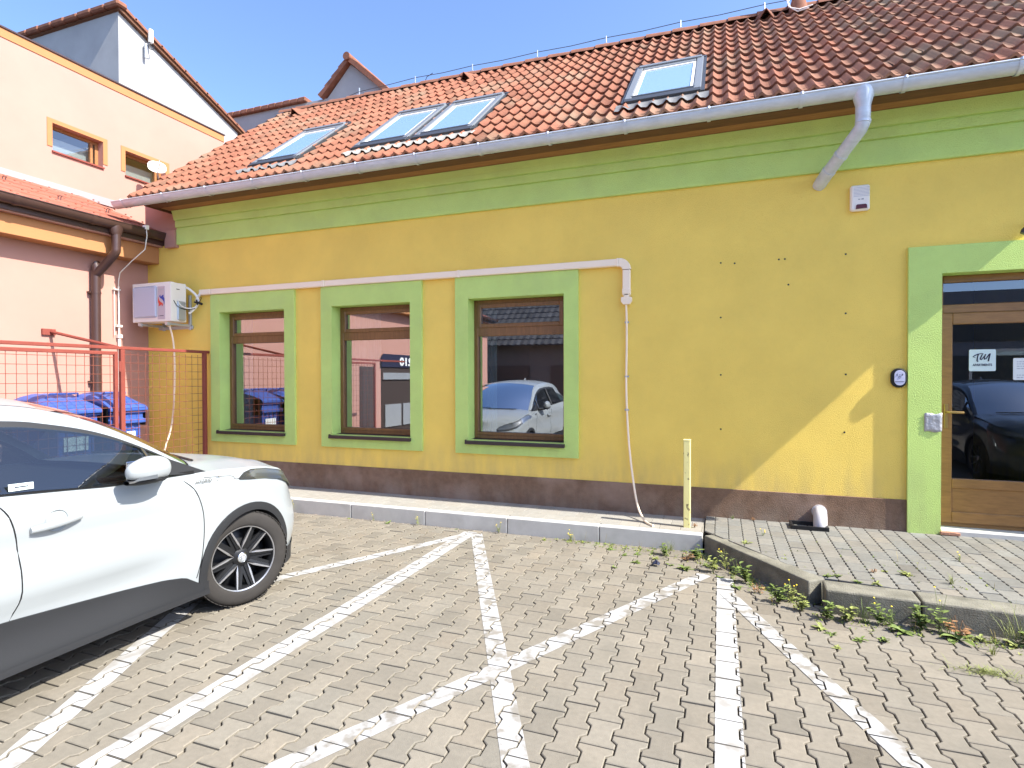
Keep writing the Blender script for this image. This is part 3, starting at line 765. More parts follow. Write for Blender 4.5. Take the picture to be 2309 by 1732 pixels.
# upper storey
UW = [(5.92, 6.70, 5.245, 5.69), (7.085, 7.86, 5.23, 5.68)]
mb = MB(); ys = sorted({-7.0, 9.215, *[v for u in UW for v in u[:2]]}); zs = [3.7, 5.238, 5.685, 6.80]
for a, b in zip(ys, ys[1:]):
    for c, d in zip(zs, zs[1:]):
        if c == 5.238 and any(abs(a-u[0]) < 1e-3 for u in UW): continue
        mb.add([(XU, a, c), (XU, b, c), (XU, b, d), (XU, a, d)], [(0, 1, 2, 3)])
for u in UW:
    y0, y1, z0, z1 = u[0], u[1], 5.238, 5.685; xr = XU-.16
    mb.add([(XU, y0, z0), (XU, y1, z0), (XU, y1, z1), (XU, y0, z1), (xr, y0, z0), (xr, y1, z0), (xr, y1, z1), (xr, y0, z1)],
           [(0, 1, 5, 4), (1, 2, 6, 5), (2, 3, 7, 6), (3, 0, 4, 7)])
mb.box(-14, XU-.35, 9.0, 9.215, 3.7, 6.80); mb.box(-14, XU-.35, -7, -6.8, 3.7, 6.80); mb.box(XU-.35, XU-.3, -7, 5.85, 3.7, 6.79); mb.add([(XU, 9.215, 3.7), (XU-.4, 9.215, 3.7), (XU-.4, 9.215, 6.8), (XU, 9.215, 6.8)], [(0, 1, 2, 3)])
obj('upper_wall', mb, M['pink'], ph)
mb = MB(); mb.bevbox(XU, XU+.012, -7, 9.217, 6.655, 6.79, .003); obj('top_band', mb, M['peach'], ph)
mb = MB(); mb.box(-14, XU+.03, -7, 9.23, 6.792, 6.815); obj('parapet_cap', mb, M['brown_metal'], ph)
mb = MB(); mb.box(XU, XU+.02, -7, 6.9, 4.62, 4.745); obj('flashing_strip', mb, mat('mauve_grey_flashing', (.36, .29, .29), .6), ph)
for u in UW:
    y0, y1, z0, z1 = u[0], u[1], 5.238, 5.685
    mb = MB(); mb.box(XU, XU+.01, y0-.075, y0, 5.31, z1+.065); mb.box(XU, XU+.01, y1, y1+.075, 5.31, z1+.065); mb.box(XU, XU+.0105, y0-.0005, y1+.0005, z1, z1+.065)
    obj('window_surround', mb, M['peach'], ph)
    mb = MB(); xf = XU-.14
    mb.box(xf-.04, xf+.02, y0, y1, z0, z0+.055); mb.box(xf-.04, xf+.02, y0, y1, z1-.05, z1); mb.box(xf-.04, xf+.021, y0, y0+.05, z0, z1); mb.box(xf-.04, xf+.021, y1-.05, y1, z0, z1)
    mb.box(xf-.04, xf+.025, y1-.13, y1-.09, z0+.05, z1-.05)
    uw = obj('window', mb, M['soffit'], ph)
    mb = MB(); mb.add([(xf, y0+.04, z0+.04), (xf, y1-.04, z0+.04), (xf, y1-.04, z1-.04), (xf, y0+.04, z1-.04)], [(0, 1, 2, 3)]); obj('pane', mb, M['doorglass'], uw)
    mb = MB(); mb.box(xf-.12, xf-.10, y0, y1, z0, z0+.30); obj('blind', mb, M['paper'], uw)
    mb = MB(); mb.box(XU-.16, XU+.03, y0-.01, y1+.01, z0-.012, z0+.012); obj('sill', mb, M['red_steel'], uw)
# doorway of the yard passage in the pink wall, mirrored in the middle window
mb = MB(); mb.box(XP, XP+.02, -1.55, .28, 0, 2.05); mb.box(XP, XP+.02, .62, 1.22, 0, 1.95); mb.box(XP+.02, XP+.03, .70, 1.14, .1, 1.87); obj('doorway', mb, mat('dark_doorway_brown', (.05, .035, .03), .7), ph)
mb = MB(); mb.prism([(-1.6, 1.95), (.32, 1.95), (.32, 2.2), (.22, 2.30), (-1.5, 2.30), (-1.6, 2.2)], XP+.03, XP+.05, 'x'); sb_ = obj('sign_board', mb, M['ink'], ph)
text('lettering', '210', .30, M['paper'], sb_, (XP+.052, .20-1.45, 2.01), (0, 1, 0), (0, 0, 1), .002, sx=1.5, bold=.012)
mb = MB(); mb.box(XP+.02, XP+.06, -1.5, .25, 1.62, 1.80); mb.box(XP+.02, XP+.05, -1.4, -.75, .35, .95); mb.box(XP+.02, XP+.05, -.65, .15, .35, .95); obj('panel', mb, M['grey_metal'], ph)
# brown gutter
mb = MB(); gx, gz, gr = -7.955, 3.855, .078
halfpipe(mb, -7, 6.28, gx, gz, gr, 'y', 1.35)
mb.tube([(gx+gr, -7, gz), (gx+gr, 6.28, gz)], .009, 6); mb.add([(gx-gr*cos(pi+pi*k/14), 6.28, gz+gr*sin(pi+pi*k/14)*1.35) for k in range(15)], [tuple(range(15))])
pg = obj('gutter', mb, M['brown_metal'], ph, smooth=True)
for yy in (4.35, 5.25, 3.4, 2.5):
    mb = MB(); halfpipe(mb, yy-.03, yy+.03, gx, gz-.003, gr+.004, 'y', 1.35); obj('gutter_joint', mb, M['brown_metal'], pg, smooth=True)
mb = MB(); yy = 5.575
P = []
for (rx, ry, zz_) in ((.07, .095, 3.84), (.07, .09, 3.76), (.06, .075, 3.70), (.055, .06, 3.67)): P.append([(gx+rx*cos(2*pi*j/20), yy+ry*sin(2*pi*j/20), zz_) for j in range(21)])
mb.grid(P)
mb.tube(catmull([(gx, yy, 3.69), (gx, yy, 3.50), (gx-.02, yy-.005, 3.42), (-8.13, yy-.03, 3.27), (-8.26, yy-.055, 3.14), (-8.285, yy-.06, 3.03), (-8.285, yy-.06, 0.0)], 5), .057, 18)
pd = obj('downpipe', mb, M['brown_metal'], ph, smooth=True)
for zz_ in (2.86, 1.6):
    mb = MB(); mb.tube([(-8.285, yy-.06, zz_), (-8.285, yy-.06, zz_+.035)], .061, 18); mb.box(-8.36, -8.29, yy-.14, yy+.02, zz_+.005, zz_+.03); obj('pipe_clamp', mb, M['brown_metal'], pd, smooth=True)
# earthing conduit beside the downpipe
mb = MB(); mb.tube([(-7.88, 5.97, 3.86), (-7.87, 5.97, 3.75), (-7.90, 5.96, 3.55), (-8.1, 5.90, 3.38), (-8.3, 5.87, 3.22), (-8.325, 5.865, 3.1), (-8.33, 5.865, 2.9)], .007, 6)
mb.tube([(-8.325, 5.865, 3.02), (-8.325, 5.865, 2.3)], .011, 8); mb.tube([(-8.325, 5.80, 3.0), (-8.325, 5.80, 2.3)], .005, 6); mb.tube([(-8.33, 5.87, 2.25), (-8.33, 5.87, 1.2)], .018, 8)
mb.box(-8.36, -8.30, 5.79, 5.88, 2.96, 2.975); mb.box(-8.36, -8.30, 5.82, 5.90, 2.42, 2.45); mb.box(-8.35, -8.30, 5.84, 5.90, 2.26, 2.31); mb.box(-7.92, -7.85, 5.94, 5.99, 3.84, 3.9)
obj('earthing_conduit', mb, M['white_plastic'], ph, smooth=True)

# ------------------------------------------------------------------ grey houses behind
gh = thing('grey_house', 'grey rendered house with a steep lean-to gable rising over the pink house', 'house', (-12.5, 10, 0))
k_ = 11.5/13; XG = -11.5
yc_, zc_ = 8.15, 1.66+(10.10-1.66)*k_; ye_, ze_ = 11.18, 1.66+(8.69-1.66)*k_
mb = MB(); mb.prism([(yc_, 0), (yc_, zc_), (ye_, ze_), (ye_, 0)], -22, XG, 'x'); obj('wall', mb, M['grey_wall'], gh)
dv = Vector((0, ye_-yc_, ze_-zc_)).normalized(); nv = Vector((0, -dv.z, dv.y))
mb = MB(); p0 = Vector((0, yc_-.05, zc_+.02)); p1 = Vector((0, ye_+.12, ze_-.03))
pr = [p0, p1, p1+nv*.07, p0+nv*.07]; mb.prism([(q.y, q.z) for q in pr], -22, XG+.08, 'x'); gr_ = obj('roof', mb, M['fascia'], gh)
n_ = 11; Lr = (p1-p0).length
for i in range(n_):
    mb = MB(); a0 = p0+dv*(Lr*i/n_)+nv*.075; a1 = p0+dv*(Lr*(i+1)/n_+.03)+nv*.068
    mb.prism([(q.y, q.z) for q in (a0, a1, a1+nv*.05, a0+nv*.062)], -22, XG+.12, 'x'); obj('roof_course', mb, M['ridge'], gr_)
mb = MB()
for i in range(26): mb.bevbox(-22+i*.41, -22+i*.41+.40, yc_-.13, yc_+.10, zc_+.05, zc_+.16+.008*(i % 2), .03)
obj('coping', mb, M['ridge'], gr_)
mb = MB(); halfpipe(mb, -22, XG+.2, ye_+.15, ze_-.02, .07); obj('gutter', mb, M['dark_metal'], gh, smooth=True)
# antenna on the gable
an = thing('radio_antenna', 'small white panel antenna on the sunlit gable of the grey house', 'antenna', (XG+.1, 8.75, 8.75))
mb = MB(); mb.bevbox(XG+.10, XG+.18, 8.70, 8.79, 8.78, 9.08, .02); obj('panel', mb, M['white_plastic'], an)
mb = MB(); mb.tube([(XG+.08, 8.68, 8.75), (XG+.08, 8.68, 8.45)], .03, 8); mb.tube([(XG, 8.68, 8.7), (XG+.12, 8.70, 8.75), (XG+.14, 8.745, 8.8)], .012, 6); obj('bracket', mb, M['grey_metal'], an)
mb = MB(); mb.tube([(XG+.15, 8.74+.07*cos(t), 8.72+.07*sin(t)) for t in [i*2*pi/14 for i in range(14)]], .008, 6, closed=True); obj('cable_coil', mb, M['black'], an)
# gabled grey house with its parapet
g2 = thing('grey_house', 'grey rendered house behind the ridge with a small pointed gable', 'house', (-10, 13, 0))
YG = 12.2; kk = YG/12
gx0, gx1, gxa = -9.37*kk, -7.67*kk, -8.665*kk; ga, ge, gl = 1.66+(9.50-1.66)*kk, 1.66+(8.62-1.66)*kk, 1.66+(8.80-1.66)*kk
mb = MB(); mb.prism([(-16, 0), (gx1+3, 0), (gx1+3, ge-1.4), (gx1+.25, ge-.2), (gxa, ga), (gx0, gl-.02), (-16, gl-.02)], YG, YG+4, 'y'); obj('wall', mb, M['grey_wall'], g2)
mb = MB()
for i in range(24): mb.bevbox(-16+i*.243, -16+i*.243+.24, YG-.10, YG+.3, gl-.02, gl+.10+.006*(i % 2), .02)
cp = obj('coping', mb, M['ridge'], g2)
def slope(xa_, za_, xb_, zb_):
    a = Vector((xa_, 0, za_)); b = Vector((xb_, 0, zb_)); dd = (b-a).normalized(); nv_ = Vector((-dd.z, 0, dd.x))
    if nv_.z < 0: nv_ = -nv_
    mb = MB(); L_ = (b-a).length; n_ = max(3, int(L_/.27))
    for i in range(n_):
        p = a+dd*(L_*i/n_); q = a+dd*(L_*(i+1)/n_)
        mb.prism([(p.x, p.z), (q.x, q.z), ((q+nv_*.10).x, (q+nv_*.10).z), ((p+nv_*.13).x, (p+nv_*.13).z)], YG-.14, YG+4, 'y')
    return mb
obj('gable_roof', slope(gx0-.12, gl-.05, gxa, ga+.02), M['ridge'], g2); obj('gable_roof', slope(gx1+.35, ge-.30, gxa, ga+.02), M['ridge'], g2)
mb = MB(); mb.tube([(gxa, YG-.2, ga+.12), (gxa, YG+4, ga+.12)], .10, 10); obj('ridge_tile', mb, M['ridge'], g2, smooth=True)

# ------------------------------------------------------------------ mesh fence, gate and bins
XF = -7.12
fn = thing('mesh_fence', 'oxide-red welded mesh fence panel between the gate post and the yellow wall', 'fence', (XF, 5.7, 0))
def bar(x0, x1, y0, y1, z0, z1): 
    m_ = MB(); m_.bevbox(x0, x1, y0, y1, z0, z1, .004); return m_
obj('post', bar(XF-.025, XF+.025, 5.02, 5.075, 0, 2.03), M['red_steel'], fn)
obj('post', bar(XF-.025, XF+.025, 6.25, 6.30, 0, 2.03), M['red_steel'], fn)
obj('rail', bar(XF-.026, XF+.026, 1.2, 6.345, 2.028, 2.068), M['red_steel'], fn)
obj('rail', bar(XF-.02, XF+.02, 5.076, 6.249, .10, .135), M['red_steel'], fn)
mb = MB(); mb.tube([(XF, 5.045, 2.045), (-8.34, 4.965, 2.285)], .021, 6); mb.box(-8.36, -8.33, 4.86, 5.02, 2.24, 2.32); obj('brace', mb, M['red_steel'], fn)
def mesh(y0, y1, z0, z1, x, ph):
    mb = MB(); y = y0+ph
    while y < y1: mb.tube([(x, y, z0), (x, y, z1)],   .0034, 5, cap=False); y += .1
    z = z1-.035
    while z > z0: mb.tube([(x+.004, y0, z), (x+.004, y1, z)],   .0034, 5, cap=False); z -= .105
    return mb
obj('wire_mesh', mesh(5.075, 6.25, .12, 2.0, XF, .088), M['wire'], fn)
gt_ = thing('mesh_gate', 'oxide-red welded mesh gate in front of the blue bins', 'gate', (XF, 3.7, 0))
mb = MB()
for a in (2.40, 4.945): mb.bevbox(XF-.02, XF+.02, a, a+.045, .10, 2.0, .004)
mb.bevbox(XF-.02, XF+.021, 2.445, 4.945, 1.957, 1.999, .004); mb.bevbox(XF-.02, XF+.021, 2.445, 4.945, .10, .14, .004)
obj('gate_frame', mb, M['red_steel'], gt_)
obj('wire_mesh', mesh(2.445, 4.945, .14, 1.96, XF, .054), M['wire'], gt_)
for z_ in (1.75, .5):
    mb = MB(); mb.tube([(XF+.022, 5.005, z_), (XF+.022, 5.005, z_+.13)], .012, 8); obj('hinge', mb, M['red_steel'], gt_, smooth=True)

def make_bin(y0, y1, label):
    x0, x1 = -8.24, -7.30
    t = thing('waste_bin', label, 'waste bin', ((x0+x1)/2, (y0+y1)/2, 0), 'blue waste bins behind the fence')
    ins = .05; mb = MB()
    def ring(x_in, y_in, z): return [(x0+x_in, y0+y_in, z), (x1-x_in, y0+y_in, z), (x1-x_in, y1-y_in, z), (x0+x_in, y1-y_in, z)]
    rs = [ring(.11, .07, .22), ring(.09, .06, .5), ring(.06, .04, 1.02), ring(.06, .04, 1.06), ring(.0, -.0, 1.07), ring(.0, .0, 1.12), ring(.03, .02, 1.13), ring(.03, .02, 1.20), ring(.0, -.0, 1.205), ring(0, 0, 1.225)]
    V = [p for r in rs for p in r]; F = []
    for k in range(len(rs)-1):
        for j in range(4): F.append((k*4+j, k*4+(j+1) % 4, k*4+4+(j+1) % 4, k*4+4+j))
    F += [(0, 3, 2, 1)]; mb.add(V, F)
    for yy in [y0+.06+i*(y1-y0-.12)/4 for i in range(5)]: mb.box(x1-.075, x1-.045, yy-.012, yy+.012, .45, 1.05)
    obj('body', mb, M['bin'], t, bevel=.008)
    # domed ribbed lid with a curved section in x-z
    P = []; xa = [(x1+.02, 1.235), (x1+.02, 1.275), (x1-.03, 1.315), (x1-.22, 1.40), (x1-.42, 1.455), (x1-.58, 1.468), (x1-.75, 1.44), (x1-.88, 1.37), (x0-.02, 1.275), (x0-.02, 1.235)]
    xa = catmull(xa, 3); ny = 16; mb = MB()
    for j in range(ny+1):
        u = j/ny; yy = y0-.01+(y1-y0+.02)*u
        e = min(u, 1-u)*2; k = 1-.30*(1-min(1, e*2.6))**2
        rib = .010 if j % 3 == 1 else 0
        P.append([(x, yy, 1.235+(z-1.235)*k+(rib if 4 < i < len(xa)-5 else 0)) for i, (x, z) in enumerate(xa)])
    mb.grid(P)
    for row in (P[0], P[-1]): mb.add(row, [tuple(range(len(row)))])
    ld = obj('lid', mb, M['bin'], t, smooth=True, auto=50)
    mb = MB(); mb.tube([(x1-.30, y0+.08, 1.43), (x1-.26, y0+.10, 1.475), (x1-.26, y1-.10, 1.475), (x1-.30, y1-.08, 1.43)], .012, 8); obj('handle', mb, M['bin'], ld, smooth=True)
    for yy in (y0-.03, y1+.01):
        mb = MB(); mb.bevbox(x1-.20, x1-.02, yy, yy+.02, 1.03, 1.30, .005); mb.tube([(x1-.1, yy+.01, 1.12), (x1-.1, yy+(-.03 if yy < y0 else .05), 1.12)], .02, 10); obj('lifting_bracket', mb, M['black'], t)
    for xx in (x0+.15, x1-.15):
        for yy in (y0+.1, y1-.1):
            mb = MB(); mb.lathe([(.0, -.02), (.085, -.02), (.09, 0), (.085, .02), (0, .02)], (xx, yy, .1), (0, 1, 0), 18); mb.box(xx-.02, xx+.02, yy-.03, yy+.03, .1, .24); obj('wheel', mb, M['black'], t)
    mb = MB(); mb.box(x1-.055, x1-.045, y0+.12, y1-.12, .78, .96); obj('notice', mb, M['paper'], t)
make_bin(4.38, 4.90, 'blue waste bin behind the mesh gate, left of the gate post')
make_bin(5.02, 5.50, 'blue waste bin behind the fixed mesh panel beside the gate post')

# ------------------------------------------------------------------ air conditioner and its duct
ac = thing('air_conditioner', 'white outdoor air conditioner on brackets in the corner of the yellow wall', 'air conditioner', (-7.75, 6.35, 2.4))
ax0, ax1, ay0, ay1, az0, az1 = -8.16, -7.40, 5.955, 6.22, 2.487, 3.052
mb = MB(); mb.bevbox(ax0, ax1-.0, ay0+.05, ay1, az0, az1, .012)
mb.prism([(ax0, az0), (ax1+.0, az0), (ax1, az1), (ax0, az1)], ay0, ay0+.06); 
mb.prism([(ay0, az0), (ay0+.145, az0), (ay0+.055, az1), (ay0, az1)], ax1-.004, ax1+.012, 'x')
obj('casing', mb, M['white_plastic'], ac, bevel=.01)
mb = MB(); mb.bevbox(ax0+.03, ax0+.50, ay0-.022, ay0+.01, az0+.06, az1-.05, .02); obj('front_grille', mb, mat('ac_grille_grey', (.52, .54, .62), .4), ac, bevel=.008)
mb = MB(); mb.box(ax0+.515, ax0+.66, ay0-.004, ay0+.003, az0+.03, az1-.06); obj('side_strip', mb, mat('ac_strip_mauve', (.56, .48, .50), .5), ac)
def poly(name, pts, m, parent, y, th=.002):
    mb = MB(); mb.prism(pts, y-th, y); return obj(name, mb, m, parent)
lx, lz = ax0+.59, az0+.30
def sc_(P, s=.00105): return [(lx+(p[0])*s, lz+(p[1])*s) for p in P]
poly('logo', sc_([(-58, 55), (-42, 10), (-10, -22), (18, -32), (34, -52), (28, -72), (6, -80), (18, -60), (-5, -56), (-20, -72), (-48, -72), (-40, -50), (-58, -20)]), M['redmark'], ac, ay0-.005)
poly('logo', sc_([(60, -58), (45, -12), (14, 20), (-14, 32), (-34, 50), (-30, 72), (-8, 80), (-18, 60), (4, 56), (20, 72), (46, 74), (42, 52), (60, 22)]), M['bluemark'], ac, ay0-.005)
mb = MB(); mb.box(ax0+.535, ax0+.645, ay0-.006, ay0-.004, az1-.115, az1-.095); obj('nameplate', mb, M['grey_metal'], ac)
mb = MB(); mb.box(ax0+.535, ax0+.55, ay0-.006, ay0-.004, az0+.075, az0+.082); mb.box(ax0+.56, ax0+.635, ay0-.006, ay0-.004, az0+.076, az0+.084); obj('small_print', mb, M['ink'], ac)
mb = MB(); mb.bevbox(ax1, ax1+.03, ay0+.10, ay0+.235, az0+.02, az0+.30, .012); obj('valve_cover', mb, M['grey_metal'], ac)
mb = MB(); mb.box(ax1, ax1+.004, ay0+.10, ay0+.15, az1-.10, az1-.09); mb.box(ax1+.0, ax1+.006, ay0+.08, ay0+.12, az0+.27, az0+.30); obj('side_slot', mb, M['dark_metal'], ac)
for bx_ in (-8.0, -7.46):
    mb = MB(); mb.bevbox(bx_-.02, bx_+.02, ay0-.01, D, az0-.055, az0-.02, .004); mb.bevbox(bx_-.02, bx_+.02, D-.035, D-.0, az0-.10, az0+.42, .004)
    mb.prism([(ay0-.02, az0-.055), (ay0+.02, az0-.07), (ay0+.02, az0-.015), (ay0-.02, az0-.015)], bx_-.024, bx_+.024, 'x'); obj('bracket', mb, M['grey_metal'], ac)
mb = MB(); mb.bevbox(-8.1, -7.41, D-.03, D-.003, az0-.085, az0-.035, .004); obj('bracket_rail', mb, M['grey_metal'], ac)
mb = MB(); mb.tube(catmull([(-7.43, 6.20, 3.0), (-7.37, 6.22, 2.99), (-7.29, 6.27, 2.91), (-7.265, 6.30, 2.84), (-7.27, 6.30, 2.76), (-7.33, 6.28, 2.68), (-7.38, 6.24, 2.62)], 4), .017, 8)
mb.tube(catmull([(-7.29, 6.30, 2.80), (-7.27, 6.30, 2.86), (-7.23, 6.30, 2.90), (-7.18, 6.31, 2.935)], 4), .02, 8)
mb.tube(catmull([(-7.385, 6.06, 2.80), (-7.365, 6.10, 2.72), (-7.34, 6.2, 2.69), (-7.29, 6.28, 2.72), (-7.27, 6.3, 2.80)], 4), .009, 6)
obj('refrigerant_hose', mb, M['white_plastic'], ac, smooth=True)
mb = MB(); mb.tube(catmull([(-7.39, 6.0, 2.79), (-7.375, 6.06, 2.70), (-7.35, 6.18, 2.672), (-7.30, 6.28, 2.70)], 4), .006, 5)
mb.tube([(-7.30, 6.27, 2.79), (-7.22, 6.28, 2.775), (-7.165, 6.28, 2.755)], [.012, .02, .017], 8); mb.tube(catmull([(-7.25, 6.28, 2.77), (-7.19, 6.27, 2.80), (-7.165, 6.27, 2.84), (-7.18, 6.27, 2.86)], 3), .005, 5)
mb.tube([(-7.27, 6.28, 2.82), (-7.23, 6.26, 2.75)], .012, 6)
obj('cable_ties', mb, M['black'], ac, smooth=True)
mb = MB(); mb.tube(catmull([(-7.50, 6.02, 2.45), (-7.50, 6.03, 2.40), (-7.50, 6.08, 2.2), (-7.50, 6.10, 1.8), (-7.53, 6.10, 1.25), (-7.57, 6.08, .9), (-7.62, 6.02, .6), (-7.63, 6.0, .2)], 5), .012, 7); mb.tube([(-7.50, 6.0, 2.46), (-7.50, 6.02, 2.42)], .022, 8)
obj('drain_hose', mb, M['duct'], ac, smooth=True)

dt = thing('wall_duct', 'cream plastic duct running above the three windows and turning down', 'duct', (-4, D, 2.9))
for (x0, x1) in ((-7.24, -7.015), (-7.01, -5.03), (-4.99, -3.02), (-2.985, -1.06)):
    mb = MB(); mb.bevbox(x0, x1, D-.062, D+.0, 2.892, 2.972, .008); obj('duct_length', mb, M['duct'], dt)
for x0 in (-5.035, -3.025, ):
    mb = MB(); mb.bevbox(x0, x0+.045, D-.066, D, 2.888, 2.976, .006); obj('coupler', mb, M['duct'], dt)
# bend
prf = []
mb = MB(); cxb, czb = -1.045, 2.85
V = []
for k in range(9):
    t = pi/2*k/8; ox, oz = sin(t), cos(t)
    ri_, ro_ = .035, .128
    V.append([(cxb+ro_*ox*1.0, D, czb+ro_*oz), (cxb+ro_*ox, D-.066, czb+ro_*oz), (cxb+ri_*ox, D-.066, czb+ri_*oz), (cxb+ri_*ox, D, czb+ri_*oz)])
mb.grid(V); mb.box(cxb-.03, cxb, D-.066, D, 2.886, 2.978)
obj('bend', mb, M['duct'], dt, bevel=.008)
mb = MB(); mb.bevbox(-1.006, -.922, D-.06, D, 2.56, 2.85, .008); mb.bevbox(-1.009, -.919, D-.064, D, 2.575, 2.64, .006); obj('duct_length', mb, M['duct'], dt)
mb = MB(); mb.prism([(-.990, 2.55), (-1.022, 2.545), (-1.025, 2.50), (-1.0, 2.465), (-.93, 2.465), (-.905, 2.50), (-.908, 2.545), (-.94, 2.55), (-.94, 2.585), (-.99, 2.585)], D-.06, D); obj('end_cap', mb, M['duct'], dt, bevel=.006)
mb = MB(); hx = [(-.97, D-.035, 2.50), (-.965, D-.025, 2.3), (-.965, D-.02, 2.0), (-.97, D-.02, 1.6), (-.96, D-.02, 1.25), (-.935, D-.035, .9), (-.89, D-.07, .55), (-.82, D-.2, .28), (-.72, D-.42, .185), (-.62, D-.56, .175)]
mb.tube(catmull(hx, 6), .0115, 8); obj('drain_hose', mb, M['duct'], dt, smooth=True)
for zz_ in (2.27, 1.67, 1.3):
    mb = MB(); mb.box(-.985, -.942, D-.03, D, zz_-.008, zz_+.008); obj('clip', mb, M['grey_plastic'], dt)

# siren box, intercom, patch, wall lamp
sr = thing('alarm_siren', 'white alarm siren box with dark red lens high on the yellow wall', 'alarm', (1.27, D, 3.38))
mb = MB(); mb.bevbox(1.19, 1.353, D-.055, D, 3.265, 3.51, .014); obj('housing', mb, M['white_plastic'], sr)
for i in range(7):
    mb = MB(); mb.box(1.215, 1.35, D-.057, D-.054, 3.40+i*.0135, 3.4035+i*.0135); obj('louvre', mb, M['grey_plastic'], sr)
poly('lens', [(1.232, 3.278), (1.236, 3.315), (1.245, 3.322), (1.315, 3.322), (1.325, 3.315), (1.328, 3.282)], M['redlens'], sr, D-.055, .006)
mb = MB(); mb.box(1.255, 1.266, D-.057, D-.0545, 3.368, 3.374); mb.prism([(1.27, 3.371), (1.298, 3.366), (1.298, 3.376)], D-.057, D-.0545); obj('logo', mb, M['ink'], sr)
ic = thing('door_intercom', 'black oval intercom with pale keypad beside the entrance surround', 'intercom', (1.60, D, 1.65))
def oval(cx_, cz_, w_, h_, n=10):
    P = []; r = w_/2
    for k in range(n+1): t = pi*k/n; P.append((cx_+r*cos(t), cz_+h_/2-r+r*sin(t)))
    for k in range(n+1): t = pi+pi*k/n; P.append((cx_+r*cos(t), cz_-h_/2+r+r*sin(t)))
    return P
mb = MB(); mb.prism(oval(1.603, 1.648, .130, .185), D-.035, D); obj('housing', mb, M['black'], ic, bevel=.008)
mb = MB(); mb.prism(oval(1.606, 1.650, .088, .145), D-.042, D-.035); obj('keypad', mb, mat('pale_lilac_plastic', (.55, .56, .70), .4), ic, bevel=.002)
mb = MB(); mb.box(1.568, 1.644, D-.0435, D-.042, 1.612, 1.616)
mb.tube([(1.606+.009*cos(t), D-.0425, 1.655+.009*sin(t)) for t in [i*pi/5 for i in range(10)]], .0015, 4, closed=True)
for s_ in (-1, 1): mb.tube([(1.606+s_*.024*cos(t), D-.0425, 1.68+.012*sin(t)) for t in [-.8, -.3, .3, .8]], .003, 5)
mb.tube([(1.601, D-.0425, 1.678), (1.611, D-.0425, 1.678)], .002, 4); obj('speaker_marks', mb, M['ink'], ic)
tp = MB(); P = []
for i in range(8):
    P.append([(1.805+.139*j/7, D-TH-.0035-.004*random.random(), 1.145+.172*i/7+.006*sin(j*1.1)*(i in (0, 7))) for j in range(8)])
tp.grid(P); tag(obj('tape_patch', tp, M['tape'], loc=(1.87, D, 1.23), solid=.001, smooth=True, auto=15), 'crinkled silver tape patch on the green door surround', 'tape')
wl = thing('wall_lamp', 'dark metal wall lamp bracket above the entrance', 'lamp', (2.62, D, 2.95))
mb = MB(); mb.tube(catmull([(2.62, D, 3.00), (2.60, D-.05, 3.03), (2.565, D-.08, 3.02), (2.545, D-.10, 2.98), (2.53, D-.10, 2.95)], 4), .014, 8)
mb.lathe([(.0, -.03), (.025, -.03), (.03, .0), (.02, .03), (0, .03)], (2.525, D-.10, 2.945), (.5, 0, 1), 12); obj('arm', mb, M['dark_metal'], wl, smooth=True)
mb = MB(); mb.lathe([(.0, 0), (.05, 0), (.05, -.02), (0, -.03)], (2.63, D-.0, 3.0), (0, -1, 0), 16); obj('wall_plate', mb, M['dark_metal'], wl, smooth=True)

# signs on the door glass
yd = D+.15+.012-.003
sg = thing('door_sign', 'small pale rounded TM APARTMENTS sign on the door glass', 'sign', (2.31, yd, 1.81))
def rrect(x0, x1, z0, z1, r):
    P = []
    for cx_, cz_, a0 in ((x1-r, z1-r, 0), (x0+r, z1-r, 90), (x0+r, z0+r, 180), (x1-r, z0+r, 270)):
        for k in range(5): t = R(a0+90*k/4); P.append((cx_+r*cos(t), cz_+r*sin(t)))
    return P
X0, X1, Z0_, Z1_ = 2.212, 2.418, 1.711, 1.914
mb = MB(); mb.prism(rrect(X0, X1, Z0_, Z1_, .012), yd-.002, yd); obj('plate', mb, M['sticker'], sg)
def stroke(mb, pts, w):
    mb.tube([(X0+px*(X1-X0), yd-.0022, Z1_-pz*(Z1_-Z0_)) for px, pz in pts], w, 6)
mb = MB()
stroke(mb, [(.24, .385), (.15, .33), (.22, .27), (.34, .215), (.45, .19), (.54, .19)], [.002, .004, .005, .005, .0045, .003])
stroke(mb, [(.35, .21), (.31, .38), (.30, .52), (.34, .56)], [.005, .005, .006, .005])
stroke(mb, [(.50, .22), (.45, .34), (.42, .44), (.45, .48), (.50, .42), (.60, .27), (.62, .22)], [.005, .005, .006, .005, .0035, .004, .003])
stroke(mb, [(.62, .22), (.57, .36), (.58, .46), (.64, .42), (.74, .24), (.79, .19)], [.005, .005, .006, .0045, .004, .004])
stroke(mb, [(.79, .19), (.755, .34), (.72, .54)], [.005, .006, .006])
obj('lettering', mb, M['ink'], sg)
text('lettering', 'APARTMENTS', .030, M['ink'], sg, ((X0+X1)/2, yd-.0025, Z0_+.048), (1, 0, 0), (0, 0, 1), align='CENTER', sx=.80, bold=.0008)
nt_ = thing('paper_notice', 'white paper notice with lines of print on the door glass', 'notice', (2.68, yd, 1.73))
mb = MB(); mb.prism(rrect(2.548, 2.76, 1.627, 1.830, .012), yd-.002, yd); obj('sheet', mb, M['paper'], nt_)
mb = MB()
for i, (zz_, x1_) in enumerate(((1.795, 2.735), (1.775, 2.72), (1.754, 2.74), (1.732, 2.69), (1.672, 2.73), (1.650, 2.70))):
    x = 2.575
    while x < x1_:
        l = random.uniform(.010, .026); mb.box(x, x+l, yd-.0026, yd-.0019, zz_-.003, zz_+.0035); x += l+.006
obj('print', mb, M['grey_plastic'], nt_)

